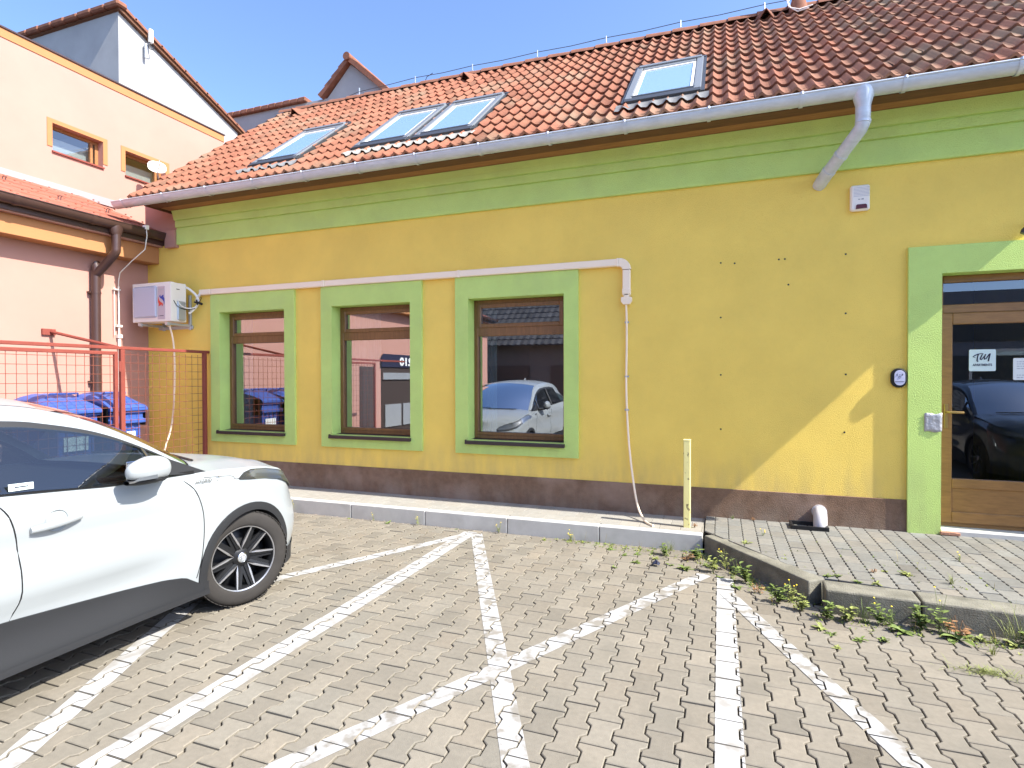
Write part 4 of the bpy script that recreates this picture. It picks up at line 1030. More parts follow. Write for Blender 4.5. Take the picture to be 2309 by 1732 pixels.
# yellow post, drain elbow, foil, dish
yp = thing('bollard', 'chipped pale yellow square post standing on the kerb', 'post', (-.30, 5.905, .16))
mb = MB(); mb.bevbox(-.335, -.268, 5.872, 5.938, .14, 1.037, .006); obj('shaft', mb, M['yellow_post'], yp)
mb = MB(); mb.bevbox(-.337, -.266, 5.870, 5.940, 1.028, 1.040, .003); obj('cap', mb, M['yellow_post'], yp)
el = thing('drain_elbow', 'grey drain pipe elbow coming out of the plinth over a black tray', 'pipe', (.92, 6.2, .2))
mb = MB(); mb.tube(catmull([(.935, D+.05, .315), (.935, D-.04, .318), (.93, D-.11, .29), (.925, D-.15, .22), (.925, D-.155, .15)], 4), .062, 16); mb.tube([(.935, D-.03, .318), (.935, D+.0, .318)], .070, 16); obj('pipe', mb, M['pipe'], el, smooth=True)
mb = MB()
x0, x1, y0, y1, z0, z1 = .66, .985, D-.27, D-.05, .165, .222
for a in ((x0, x1, y0, y0+.02), (x0, x1, y1-.02, y1), (x0, x0+.02, y0+.02, y1-.02), (x1-.02, x1, y0+.02, y1-.02)): mb.box(a[0], a[1], a[2], a[3], z0, z1)
mb.box(x0, x1, y0, y1, z0-.01, z0+.005); obj('tray', mb, M['black'], el, bevel=.003)
mb = MB(); random.seed(3)
P = []
for i in range(7):
    P.append([(-.555+.011*j+random.uniform(-.006, .006), 5.06+.011*i+random.uniform(-.006, .006), .006+.045*math.exp(-((i-3)**2+(j-3)**2)/7)+random.uniform(0, .014)) for j in range(7)])
mb.grid(P); tag(obj('crumpled_foil', mb, M['silverbag'], loc=(-.52, 5.09, 0), smooth=True, auto=12, solid=.001), 'crumpled dark blue foil litter on the pavers near the kerb corner', 'litter')
ds = thing('satellite_dish', 'small white satellite dish in front of the upper windows of the pink house', 'dish', (-9.45, 7.42, 5.3))
mb = MB(); P = []
c0 = Vector((-9.45, 7.37, 5.44)); ax_ = Vector((1, -.55, .25)).normalized(); uu = ax_.cross(Vector((0, 0, 1))).normalized(); vv = uu.cross(ax_)
V = [c0-ax_*.045]
for rr, hh in ((.065, -.03), (.12, 0), (.13, .006)):
    for j in range(20):
        t = 2*pi*j/20; q = 1.0+.10*abs(sin(2*t)); V.append(c0+ax_*hh+uu*cos(t)*rr*q*1.08+vv*sin(t)*rr*q*.8)
F = [(0, 1+j, 1+(j+1) % 20) for j in range(20)]
for k in range(2):
    for j in range(20): F.append((1+k*20+j, 1+k*20+(j+1) % 20, 21+k*20+(j+1) % 20, 21+k*20+j))
mb.add(V, F); obj('reflector', mb, M['white_plastic'], ds, smooth=True, solid=.008)
mb = MB(); mb.tube([c0, c0-ax_*.06, (-9.52, 7.48, 5.2), (-9.84, 7.5, 5.05)], .014, 8); mb.tube([c0-vv*.13, c0+ax_*.22-vv*.06, c0+ax_*.24], .008, 6); obj('arm', mb, M['grey_metal'], ds, smooth=True)

# ------------------------------------------------------------------ car
CP = [(-3.44, .0), (-3.42, .40), (-3.35, .66), (-3.15, .83), (-2.95, .885), (-2.64, .90), (-2.35, .895), (-1.95, .872), (-1.2, .865), (-.62, .872), (-.32, .885), (0, .893), (.2, .887), (.38, .862), (.50, .82), (.61, .755), (.72, .65), (.81, .50), (.87, .30), (.895, .0)]
CPL = catmull(CP, 10)                      # (y, x) dense plan line of the right side
TOPZ = [(-3.44, 1.06), (-3.2, 1.12), (-2.9, 1.17), (-2.5, 1.14), (-2.0, 1.105), (-1.53, 1.085), (-1.24, 1.06), (-.97, 1.035), (-.45, 1.025), (-.2, 1.02), (.05, 1.0), (.2, .982), (.35, .95), (.47, .91), (.6, .875), (.78, .845), (.95, .83)]
RW = .341; AX = [0.0, -2.64]; RIN = .372
def zbot(y):
    z = .225 if -2.9 < y < .1 else .235
    if y > .55: z = .19
    for a in AX:
        d = abs(y-a)
        if d < RIN: z = max(z, RW-.015+math.sqrt(max(0, RIN**2-d*d)))
    return z
def insetf(y, x, z):
    zt = interp(TOPZ, y)
    front = sm(.35, .85, y); rear = sm(-3.0, -3.4, y)
    i = .045*sm(zt-.14, zt, z)**1.5
    door = sm(-2.25, -1.9, y)*(1-sm(-.95, -.35, y))
    i += door*(.045*(1-sm(.44, .60, z)))*(sm(.2, .42, z)) + .018*(1-sm(.25, .45, z))
    # shallow valley under the shoulder
    i += .018*math.exp(-((z-.80)/.07)**2)*door
    i += front*(.13*sm(.45, .9, z)**1.3 + .035*(1-sm(.2, .45, z)))
    i += rear*(.10*sm(.7, 1.1, z)+.03*(1-sm(.2, .5, z)))
    return i
def plan_n(k):
    a = CPL[max(k-1, 0)]; b = CPL[min(k+1, len(CPL)-1)]
    ty, tx = b[0]-a[0], b[1]-a[1]; l = math.hypot(ty, tx) or 1
    return Vector((ty/l, -tx/l))            # outward (x,y)
def SP(k, z, off=0, side=1):
    y, x = CPL[k]; n = plan_n(k); d = insetf(y, x, z)-off
    px = x-n.x*d; py = y-n.y*d
    if px < 0: px = 0
    return (side*px, py, z)
def K(y):   # index of plan point nearest y (side portion)
    return min(range(len(CPL)), key=lambda k: abs(CPL[k][0]-y))
def shell(k0, k1, zlo, zhi, off=0, side=1, n=10, mb=None, zero=False):
    mb = mb or MB(); rows = []
    for k in range(k0, k1+1):
        y = CPL[k][0]; a = zlo(y) if callable(zlo) else zlo; b = zhi(y) if callable(zhi) else zhi
        b = max(a+.0005, b); rows.append([SP(k, a+(b-a)*j/n, off, side) for j in range(n+1)])
    if side < 0: rows = rows[::-1]
    return mb.grid(rows)
def make_car(name, label, loc, paint, heading=0.0, steer=R(-18)):
    car = thing(name, label, 'car', (0, 0, 0))
    def ob(nm, mb, m, parent=None, **kw): return obj(nm, mb, m, parent or car, **kw)
    NP = len(CPL)-1
    ztop = lambda y: interp(TOPZ, y)
    # body shell, hood, rear deck
    mb = MB()
    # refine plan list near wheel arches so the openings are round
    for sd in (1, -1): shell(0, NP, zbot, ztop, 0, sd, 16, mb)
    def hoodc(y): return interp([(-.5, 1.07), (-.1, 1.072), (.1, 1.06), (.4, 1.01), (.65, .945), (.8, .89), (.9, .835)], y)
    rows = []
    for k in range(K(-.5), NP+1):
        e = SP(k, ztop(CPL[k][0])); hc = max(hoodc(e[1]), e[2]); row = []
        for j in range(21):
            u = -1+j/10; bul = 1-abs(u)**2.4; ridge = .012*math.exp(-((abs(u)-.72)/.09)**2)*sm(.85, .4, e[1])
            row.append((e[0]*u, e[1], e[2]+(hc-e[2])*bul+ridge))
        rows.append(row)
    mb.grid(rows)
    body = ob('body', mb, M[paint], smooth=True, auto=38, weld=True)
    # wheel wells, floor and engine block in dark
    mb = MB()
    for a in AX:
        for sd in (1, -1):
            P = []
            for k in range(19):
                t = pi*k/18; c_ = (a-RIN*cos(t)*1.02, RW-.015+RIN*sin(t)*1.02); P.append([(sd*.86, c_[0], c_[1]), (sd*.50, c_[0], c_[1])])
            mb.grid(P); mb.add([(sd*.50, a-RIN*cos(pi*k/18), RW-.015+RIN*sin(pi*k/18)) for k in range(19)], [tuple(range(19))])
            for e in (-1, 1): mb.add([(sd*.86, a+e*RIN, .2), (sd*.50, a+e*RIN, .2), (sd*.50, a+e*RIN, RW), (sd*.86, a+e*RIN, RW)], [(0, 1, 2, 3)])
    mb.box(-.49, .49, -3.35, .80, .21, .62); mb.box(-.80, .80, -2.22, -.42, .22, .40)
    ob('underbody', mb, M['interior'])
    # cladding: arch trims, sills, bumper skirts
    for sd in (1, -1):
        for a in AX:
            mb = MB(); rows = []
            for k in range(33):
                t = pi*(-.14+1.28*k/32) if a == 0 else pi*(-.12+1.24*k/32)
                row = []
                for q, off in ((0, -.05), (0, .012), (.5, .014), (1, .010), (1, -.01)):
                    r = RIN-.008+.056*q; y = a-r*cos(t)*1.0; z = RW-.015+r*sin(t)
                    z = max(z, .20); kk_ = min(range(len(CPL)), key=lambda i: abs(CPL[i][0]-y))
                    y0_, x0_ = CPL[kk_]
                    # interpolate the plan between samples
                    k2 = kk_+1 if y > y0_ and kk_ < NP else max(kk_-1, 0)
                    p1 = SP(kk_, z, off, sd); p2 = SP(k2, z, off, sd); dy = CPL[k2][0]-y0_
                    f = (y-y0_)/dy if abs(dy) > 1e-6 else 0; f = max(0, min(1, f))
                    row.append(tuple(u+(v-u)*f for u, v in zip(p1, p2)))
                rows.append(row)
            mb.grid(rows if sd > 0 else rows[::-1]); ob('arch_trim', mb, M['clad'], smooth=True, auto=50)
    for sd in (1, -1):
        mb = MB(); sill_top = lambda y: interp([(-2.4, .52), (-1.9, .485), (-1.44, .455), (-.65, .385), (-.52, .36), (-.42, .292), (-.36, .285)], y)
        shell(K(-2.27), K(-.362), .215, lambda y: sill_top(y), .013, sd, 8, mb)
        shell(K(-2.27), K(-.362), .20, .236, .022, sd, 2, mb)
        rws = [[SP(k, .20, o_, sd) for o_ in (.022, -.12)] for k in range(K(-2.27), K(-.362)+1)]; mb.grid(rws)
        rws = [[SP(k, sill_top(CPL[k][0]), o_, sd) for o_ in (.013, -.02)] for k in range(K(-2.27), K(-.362)+1)]; mb.grid(rws)
        ob('sill_cladding', mb, M['clad'], smooth=True, auto=40)
        mb = MB(); shell(K(.36), NP, .17, lambda y: .30 if y < .7 else .26, .012, sd, 5, mb); shell(0, K(-2.99), .2, .48, .012, sd, 5, mb)
        ob('bumper_skirt', mb, M['clad'], smooth=True, auto=40)
        # grille
        mb = MB(); shell(K(.80), NP, .30, .55, .010, sd, 8, mb); ob('grille', mb, M['black'], smooth=True)
        mb = MB()
        for z_ in (.34, .38, .42, .46, .50): shell(K(.80), NP, z_, z_+.012, .016, sd, 2, mb)
        ob('grille_bar', mb, M['clad'])
        mb = MB(); shell(K(.72), NP, .685, lambda y: .70+(.01 if y < .85 else .02), .006, sd, 2, mb); ob('nose_trim', mb, M['black'], smooth=True)
        # headlight
        zl = lambda y: interp([(-.10, .932), (.0, .918), (.15, .902), (.3, .87), (.42, .825), (.52, .77), (.66, .735), (.80, .73)], y)
        zh = lambda y: interp([(-.10, .936), (-.03, .972), (.05, .985), (.2, .970), (.36, .935), (.50, .885), (.66, .845), (.76, .80), (.80, .75)], y)
        mb = MB(); shell(K(-.10), K(.79), zl, zh, .006, sd, 6, mb); hl = ob('headlight', mb, M['clad'], smooth=True)
        mb = MB(); shell(K(.02), K(.78), lambda y: zl(y)+.25*(zh(y)-zl(y)), lambda y: zh(y)-.10*(zh(y)-zl(y)), .009, sd, 5, mb); ob('reflector', mb, M['lampwhite'], hl, smooth=True)
        mb = MB()
        for z_ in (.30, .40, .50): shell(K(.06), K(.45), lambda y: zl(y)+z_*(zh(y)-zl(y)), lambda y: zl(y)+(z_+.05)*(zh(y)-zl(y)), .012, sd, 1, mb)
        ob('lamp_louvre', mb, M['black'], hl)
        mb = MB(); shell(K(-.10), K(.79), zl, zh, .016, sd, 6, mb); ob('lens', mb, M['lampglass'], hl, smooth=True)
        # tail lamp
        mb = MB(); shell(4, K(-2.98), .93, 1.08, .01, sd, 4, mb); ob('tail_lamp', mb, M['redlens'], smooth=True)
        # door gaps
        def seam(pts, r=.0035):
            P = []
            for y, z in catmull(pts, 5):
                kk_ = K(y); k2 = kk_+1 if y > CPL[kk_][0] else kk_-1; p1 = SP(kk_, z, -.0008, sd); p2 = SP(k2, z, -.0008, sd); dy = CPL[k2][0]-CPL[kk_][0]; f = max(0, min(1, (y-CPL[kk_][0])/dy)) if dy else 0
                P.append(tuple(u+(v-u)*f for u, v in zip(p1, p2)))
            m_ = MB(); m_.tube(P, r, 5); return m_
        ob('door_gap', seam([(-.54, 1.015), (-.455, .93), (-.40, .80), (-.385, .66), (-.40, .48), (-.435, .33)]), M['black'])
        ob('door_gap', seam([(-1.535, 1.08), (-1.53, 1.055), (-1.49, .99), (-1.455, .86), (-1.44, .74), (-1.438, .56), (-1.475, .44), (-1.50, .30), (-1.53, .235)]), M['black'])
        ob('hood_gap', seam([(-.36, .985), (-.15, .965), (-.12, .94), (-.08, .935)], .0028), M['black'])
        # belt moulding
        P = [[SP(k, ztop(CPL[k][0])-.001, o_, sd) for o_ in (.004, -.03)] for k in range(K(-2.8), K(-.44)+1)]
        P2 = [[(p[0][0], p[0][1], p[0][2]), (p[0][0], p[0][1], p[0][2]+.022), (p[1][0], p[1][1], p[1][2]+.022)] for p in P]
        mb = MB(); mb.grid(P2); ob('belt_moulding', mb, M['black'], smooth=True)
        # door handle
        sxx = SP(K(-1.26), .905, 0, 1)[0]
        mb = MB(); P = []
        for i in range(13):
            t = i/12; y = -1.40+.245*t; z = .893+.022*t; w_ = .020*(.72+.28*sin(pi*(.1+.8*t))); dx_ = .030*sin(pi*(.06+.88*t))**.5
            P.append([(sd*(sxx+dx_*.9+.009*cos(a_)), y, z+w_*sin(a_)) for a_ in [2*pi*q/12 for q in range(13)]])
        mb.grid(P if sd > 0 else P[::-1]); mb.add(P[0], [tuple(range(13))]); mb.add(P[-1], [tuple(range(13))])
        hdl = ob('door_handle', mb, M[paint], smooth=True)
        mb = MB(); mb.lathe([(.0, -.012), (.035, -.010), (.052, -.003), (.056, .0015)], (sd*(sxx+.002), -1.275, .915), (sd, 0, 0), 24); ob('handle_cup', mb, M[paint], hdl, smooth=True)
    # greenhouse
    RL = catmull([(-.34, .745, 1.03), (-.50, .715, 1.135), (-.69, .69, 1.257), (-.91, .64, 1.381), (-1.12, .60, 1.462), (-1.38, .58, 1.513), (-1.9, .575, 1.543), (-2.4, .56, 1.53), (-2.9, .53, 1.455), (-3.18, .50, 1.30), (-3.36, .56, 1.12)], 6)
    GL = catmull([(-.43, .80, 1.035), (-.56, .77, 1.136), (-.79, .728, 1.258), (-.99, .70, 1.335), (-1.23, .68, 1.388), (-1.42, .67, 1.412), (-1.9, .665, 1.428), (-2.3, .67, 1.40), (-2.6, .70, 1.32), (-2.78, .745, 1.23), (-2.88, .80, 1.165)], 6)
    BL = catmull([(-.43, .835, 1.033), (-.56, .836, 1.035), (-.79, .834, 1.040), (-.99, .832, 1.048), (-1.23, .830, 1.07), (-1.42, .830, 1.088), (-1.9, .832, 1.115), (-2.3, .845, 1.14), (-2.6, .85, 1.15), (-2.78, .83, 1.16), (-2.88, .81, 1.165)], 6)
    for sd in (1, -1):
        f = lambda p, dx=0, dz=0: (sd*(p[1]+dx), p[0], p[2]+dz)
        mb = MB()
        rows = [[f(b), f((g_[0], g_[1]*.62+b[1]*.38+.006, g_[2]*.62+b[2]*.38)), f(g_)] for b, g_ in zip(BL, GL)]
        mb.grid(rows); sg_ = ob('side_window', mb, M['carglass'], smooth=True)
        # black frame line over the glass, then the painted rail
        mb = MB(); mb.grid([[f((g_[0], g_[1]+.004, g_[2]-.012)), f((g_[0]*.7+r_[0]*.3, g_[1]*.7+r_[1]*.3+.006, g_[2]*.7+r_[2]*.3))] for g_, r_ in zip(GL, RL)])
        ob('window_frame', mb, M['clad'], smooth=True)
        mb = MB(); rows = []
        for g_, r_ in zip(GL, RL):
            p = [g_[i]*.72+r_[i]*.28 for i in range(3)]; q = [g_[i]*.3+r_[i]*.7 for i in range(3)]
            rows.append([f(p), f((q[0], q[1]+.012, q[2]+.010)), f((r_[0], r_[1], r_[2]+.006)), f((r_[0], r_[1]-.03, r_[2]+.012))])
        mb.grid(rows); ob('roof_rail', mb, M[paint], smooth=True, auto=60)
        # black triangle at the foot of the pillar, division bars
        mb = MB(); mb.add([f((-.29, .835, 1.008)), f((-.62, .838, 1.045)), f((-.63, .80, 1.165)), f((-.40, .772, 1.055))], [(0, 1, 2, 3)]); ob('quarter_panel', mb, M['clad'])
        mb = MB(); mb.tube([f((-.66, .842, 1.045)), f((-.72, .748, 1.225))], .010, 6); ob('division_bar', mb, M['clad']); mb = MB(); mb.tube([f((-1.53, .842, 1.10)), f((-1.62, .672, 1.42))], .024, 6); ob('division_bar', mb, M['clad'])
        mb = MB(); mb.tube([f((-.669, .846, 1.05)), f((-.729, .755, 1.225))], .0035, 5); ob('division_trim', mb, M['chrome'])
        # C pillar
        mb = MB(); i0 = 42; rows = []
        for i in range(i0, len(GL)): rows.append([f(BL[i]), f(GL[i], .006), f(RL[i], .005)])
        rows.append([f((-3.2, .74, 1.12)), f((-3.2, .64, 1.22)), f((-3.2, .515, 1.30))]); mb.grid(rows); ob('rear_pillar', mb, M[paint], smooth=True, auto=60)
        # folded mirror: cap outwards, glass against the door
        mc = Vector((sd*.955, -.835, 1.118)); mb = MB(); P = []
        for i in range(17):
            ph_ = pi*i/16; row = []
            for j in range(25):
                th = 2*pi*j/24; rr = abs(sin(ph_))**.62
                y = -.135*cos(ph_); z = .083*rr*sin(th); x = (.062 if cos(th)*sd > 0 else .03)*rr*cos(th)
                z = max(z, -.050); z *= 1-.22*sm(.0, .135, -y)
                row.append((mc.x+x, mc.y+y, mc.z+z))
            P.append(row)
        mb.grid(P); mi = ob('mirror', mb, M[paint], smooth=True, auto=60)
        mb = MB(); P = []
        for i in range(13):
            t = i/12; y = -.128+.245*t; w_ = sin(pi*(.08+.84*t))**.5
            P.append([(mc.x+sd*(.052*w_*cos(a_)-.006), mc.y+y, mc.z-.058+.026*w_*sin(a_)) for a_ in [2*pi*q/14 for q in range(15)]])
        mb.grid(P); mb.tube([(mc.x-sd*.01, mc.y+.10, mc.z-.062), (sd*.83, -.66, 1.045)], [.022, .03], 8); ob('mirror_base', mb, M['clad'], mi, smooth=True, auto=50)
        mb = MB(); P = []
        for i in range(9):
            t = i/8; y = -.125+.14*t; w_ = (.6+.4*sin(pi*t*.5))*sm(-.05, .25, t)
            P.append([(mc.x+sd*(.058*sin(pi*(.18+.40*t))**.5+.003), mc.y+y, mc.z-.047+dz_*w_) for dz_ in (0, .012, .022)])
        mb.grid(P); ob('turn_signal', mb, M['lampwhite'], mi, smooth=True)
        mb = MB(); mb.bevbox(mc.x-sd*.031-.004, mc.x-sd*.031+.004, mc.y-.11, mc.y+.10, mc.z-.045, mc.z+.06, .003); ob('mirror_glass', mb, M['chrome'], mi)
    def across(i, crown, bul, n=14, dz=0, xs=1.0):
        y, x, z = RL[i]; x -= .012
        return [(x*u*xs, y+bul*(1-u*u), z+.010+dz+crown*(1-u*u)) for u in [-1+2*j/n for j in range(n+1)]]
    nW = 27
    mb = MB(); mb.grid([across(i, .035+.02*sm(0, 15, i), .26*(1-sm(0, 30, i)*.75)) for i in range(0, nW)]); ob('windscreen', mb, M['carscreen'], smooth=True)
    mb = MB(); mb.grid([across(i, .055, .07*(1-sm(nW-1, 40, i)), 14, .001) for i in range(nW-1, 47)]); rfp = ob('roof', mb, M[paint], smooth=True)
    mb = MB(); mb.grid([across(i, .05, -.10*sm(46, 60, i)) for i in range(46, len(RL))]); ob('rear_screen', mb, M['carscreen'], smooth=True)
    mb = MB(); mb.prism([(-2.28, 1.58), (-2.20, 1.58), (-2.32, 1.65), (-2.36, 1.65)], -.012, .012, 'x'); ob('fin_antenna', mb, M[paint], rfp)
    mb = MB(); mb.tube([(-.55, -.16, 1.075), (-.1, -.04, 1.092), (.1, -.03, 1.09)], .008, 5); mb.tube([(.05, -.02, 1.08), (.55, -.19, 1.068)], .008, 5); ob('wiper', mb, M['black'])
    mb = MB(); mb.grid([[(u*.74, -.34+.30*(1-u*u)+dy, z_-.03*u*u) for u in [-1+j/8 for j in range(17)]] for dy, z_ in ((.07, 1.062), (-.02, 1.068))]); ob('cowl', mb, M['black'])
    # rear hatch between lamps
    mb = MB(); rows = []
    for z_, yy, xx in ((1.12, -3.36, .56), (1.08, -3.42, .66), (.9, -3.455, .70)): rows.append([(xx*u, yy-.02*(1-u*u), z_) for u in [-1+j/6 for j in range(13)]])
    mb.grid(rows); rows = []
    mb.grid([[SP(k, ztop(CPL[k][0]), 0, 1) for k in range(0, K(-2.88))], [(min(.8, SP(k, 1.1)[0])*.8, max(SP(k, 1.1)[1], -3.36)+.02, 1.13) for k in range(0, K(-2.88))]])
    mb.grid([[SP(k, ztop(CPL[k][0]), 0, -1) for k in range(0, K(-2.88))], [(-min(.8, SP(k, 1.1)[0])*.8, max(SP(k, 1.1)[1], -3.36)+.02, 1.13) for k in range(0, K(-2.88))]])
    ob('tailgate', mb, M[paint], smooth=True)
    # front emblem and plate
    mb = MB()
    mb.tube([(.062*cos(t), .895, .745+.042*sin(t)) for t in [i*2*pi/24 for i in range(24)]], .006, 6, closed=True)
    mb.tube([(.028*cos(t), .897, .752+.030*sin(t)) for t in [i*2*pi/20 for i in range(20)]], .004, 6, closed=True)
    mb.tube([(.045*cos(t), .897, .770+.012*sin(t)) for t in [i*2*pi/20 for i in range(20)]], .004, 6, closed=True); ob('emblem', mb, M['chrome'])
    mb = MB(); mb.bevbox(-.26, .26, .905, .922, .44, .55, .004); ob('number_plate', mb, M['paper'])
    # interior
    mb = MB(); mb.box(-.79, .79, -2.9, -.30, .40, .46); mb.box(-.80, -.76, -2.6, -.45, .4, 1.02); mb.box(.76, .80, -2.6, -.45, .4, 1.02)
    mb.prism([(-.30, .5), (-.75, .5), (-.85, .93), (-.62, 1.02), (-.30, 1.0)], -.74, .74, 'x'); ob('dashboard', mb, M['interior'])
    mb = MB(); mb.grid([across(i, .03, 0, 8, -.05, .96) for i in range(nW+1, 47)]); ob('headlining', mb, M['beige'])
    for sx_ in (-.36, .36):
        mb = MB(); mb.bevbox(sx_-.24, sx_+.24, -1.75, -1.20, .46, .62, .05)
        mb.prism([(-1.68, .6), (-1.82, .6), (-2.02, 1.14), (-1.93, 1.16)], sx_-.22, sx_+.22, 'x'); st_ = ob('seat', mb, M['interior'], bevel=.03)
        mb = MB(); mb.bevbox(sx_-.13, sx_+.13, -2.05, -1.95, 1.18, 1.34, .03); mb.tube([(sx_-.05, -1.98, 1.14), (sx_-.05, -2.0, 1.2)], .007, 6); mb.tube([(sx_+.05, -1.98, 1.14), (sx_+.05, -2.0, 1.2)], .007, 6); ob('headrest', mb, M['interior'], st_)
    mb = MB(); mb.bevbox(-.62, .62, -2.62, -2.5, .6, 1.12, .04); mb.bevbox(-.62, .62, -2.5, -2.1, .5, .66, .04); ob('rear_bench', mb, M['interior'])
    mb = MB(); cst = Vector((-.36, -1.02, .95)); ax = Vector((0, -1, .45)).normalized(); u_ = Vector((1, 0, 0)); v_ = ax.cross(u_)
    mb.tube([cst+u_*.18*cos(t)+v_*.18*sin(t) for t in [i*2*pi/24 for i in range(24)]], .016, 8, closed=True); mb.tube([cst-u_*.17, cst, cst+u_*.17], .02, 6); mb.tube([cst, cst-ax*.2], .03, 8); ob('steering_wheel', mb, M['black'], smooth=True)
    mb = MB(); mb.bevbox(-.10, .10, -.98, -.95, 1.36, 1.42, .012); ob('rear_view_mirror', mb, M['black'])
    # wheels
    for a in AX:
        for sd in (1, -1):
            o_ = Vector((sd*(.768 if a == 0 else .785), a, RW)); stv = steer if a == 0 else 0
            axv = Vector((sd*cos(stv), sd*sin(stv)*1.0, 0)) if a == 0 else Vector((sd, 0, 0))
            pr_ = [(.225, -.11), (.245, -.112), (.30, -.115), (.328, -.105), (.339, -.085), (.341, -.04), (.341, .04), (.339, .085), (.328, .102), (.300, .112), (.255, .112), (.236, .105), (.230, .098)]
            mb = MB(); mb.lathe(pr_, o_, axv, 56)
            uu = axv.cross(Vector((0, 0, 1))).normalized(); vv = uu.cross(axv)
            whl = ob('wheel', mb, M['tyre'], smooth=True, auto=50)
            mb = MB()
            for i in range(60):   # tread blocks on the shoulders
                t = 2*pi*i/60; e1 = uu*cos(t)+vv*sin(t); e2 = -uu*sin(t)+vv*cos(t)
                for h_, w_ in ((.072, .03), (.03, .012), (-.03, .012), (-.072, .03)):
                    c_ = o_+axv*h_+e1*.3405; V = [c_+axv*(w_*s1)+e2*(.013*s2)+e1*s3 for s3 in (-.004, .0012) for s1, s2 in ((-1, -1), (1, -1), (1, 1), (-1, 1))]
                    mb.add(V, [(4, 5, 6, 7), (0, 1, 5, 4), (1, 2, 6, 5), (2, 3, 7, 6), (3, 0, 4, 7)])
            ob('tread', mb, M['tyre'], whl)
            mb = MB(); mb.lathe([(.224, -.09), (.218, .0), (.214, .07), (.226, .094), (.232, .100), (.236, .103)], o_, axv, 48); mb.lathe([(0, .035), (.10, .03), (.215, -.02), (.22, -.06)], o_, axv, 40, (1, 1, 1)); rm_ = ob('rim', mb, M['rim'], whl, smooth=True)
            mb = MB(); mb.lathe([(.228, .0985), (.2345, .1015), (.2345, .106), (.228, .104)], o_, axv, 56); 
            def pnt(r, t, h): return o_+axv*h+(uu*cos(t)+vv*sin(t))*r
            for i in range(5):
                t0 = 2*pi*i/5+.24
                for s_ in (-1, 1):
                    # bright V spoke: narrow wedge from the hub to the edge
                    A0 = pnt(.060, t0+s_*.0, .070); A1 = pnt(.095, t0+s_*.20, .078); B0 = pnt(.225, t0+s_*.36, .098); B1 = pnt(.225, t0+s_*.318, .098); C0 = pnt(.11, t0+s_*.13, .079); Cw = pnt(.115, t0+s_*.27, .081)
                    V = [A0, C0, B1, B0, Cw, A1]; V2 = [p-axv*.018 for p in V]
                    mb.add(V+V2, [tuple(range(6)), tuple(range(11, 5, -1))]+[(q, (q+1) % 6, (q+1) % 6+6, q+6) for q in range(6)])
            ob('bright_spoke', mb, M['bright'], rm_)
            mb = MB()
            for i in range(5):
                t0 = 2*pi*i/5+.24+pi/5
                for s_ in (-1, 1):
                    V = [pnt(.06, t0-.25, .055), pnt(.06, t0+.25, .055), pnt(.222, t0+s_*.17+.055, .080), pnt(.222, t0+s_*.17-.055, .080)]
                    mb.add(V+[p-axv*.03 for p in V], [(0, 1, 2, 3), (1, 2, 6, 5), (0, 3, 7, 4), (2, 3, 7, 6)])
                t1 = 2*pi*i/5+.24
                for s_ in (-1, 1):
                    V = [pnt(.05, t1+s_*.1, .066), pnt(.07, t1+s_*.45, .066), pnt(.222, t1+s_*.42, .090), pnt(.222, t1+s_*.33, .093)]
                    mb.add(V+[p-axv*.03 for p in V], [(0, 1, 2, 3), (1, 2, 6, 5), (0, 3, 7, 4), (2, 3, 7, 6)])
            mb.lathe([(.0, .074), (.05, .072), (.066, .062), (.07, .03)], o_, axv, 24); ob('dark_spoke', mb, M['rim'], rm_, smooth=True, auto=30)
            mb = MB(); mb.lathe([(.0, .078), (.027, .079), (.031, .076), (.031, .06)], o_, axv, 24); hub = ob('hub_cap', mb, M['grey_metal'], rm_, smooth=True)
            mb = MB()
            for (rx, ry, cy_) in ((.022, .016, 0), (.008, .016, .0), (.016, .006, .008)):
                mb.tube([o_+axv*.0795+uu*rx*cos(t)+vv*(cy_+ry*sin(t)) for t in [q*2*pi/18 for q in range(18)]], .0016, 5, closed=True)
            mb.lathe([(.033, .074), (.036, .078), (.033, .080)], o_, axv, 24); ob('hub_ring', mb, M['chrome'], rm_)
            for i in range(5):
                mb = MB(); t = 2*pi*i/5+.9; c_ = o_+(uu*cos(t)+vv*sin(t))*.052+axv*.05; mb.lathe([(0, .012), (.008, .012), (.009, 0)], c_, axv, 8); ob('wheel_nut', mb, M['grey_metal'], rm_)
            mb = MB(); mb.lathe([(.0, .0), (.155, .0), (.155, -.025), (.0, -.025)], o_, axv, 28); ob('brake_disc', mb, M['grey_metal'], whl)
    car.location = loc; car.rotation_euler.z = heading
    return car
random.seed(11)
wc = make_car('parked_car', 'white crossover car with dark cladding parked nose-in at the left', (-4.135, 3.24, 0), 'car_white')
# badge on the front wing and sticker in the side window
def onwing(y, z, off):
    k = K(y); p = SP(k, z, off, 1); return Vector((p[0]-4.135, y+3.24, z))
bsg = text('wing_badge', 'HYBRID', .036, M['chrome'], None, onwing(-.44, .957, .006), (.05, 1, -.02), (0, 0, 1), .002)
for v in bsg.data.vertices: v.co -= Vector((-4.135, 3.24, 0))
bsg.parent = wc
mb = MB(); c_ = onwing(-.26, .967, .008); mb.tube([(c_.x+4.135, c_.y-3.24+.018*cos(t), .967+.016*sin(t)) for t in [-2.2+i*.42 for i in range(11)]], .0022, 5)
o_ = obj('wing_badge', mb, M['chrome'], None); o_.parent = wc
mb = MB(); mb.add([(.83, -1.62+0, 1.0), (0, 0, 0), (0, 0, 0)], []); mb = MB()
mb.prism([(-1.47, 1.10), (-1.36, 1.098), (-1.362, 1.132), (-1.472, 1.136)], .829, .831, 'x'); o_ = obj('vignette_sticker', mb, M['sticker']); o_.parent = wc
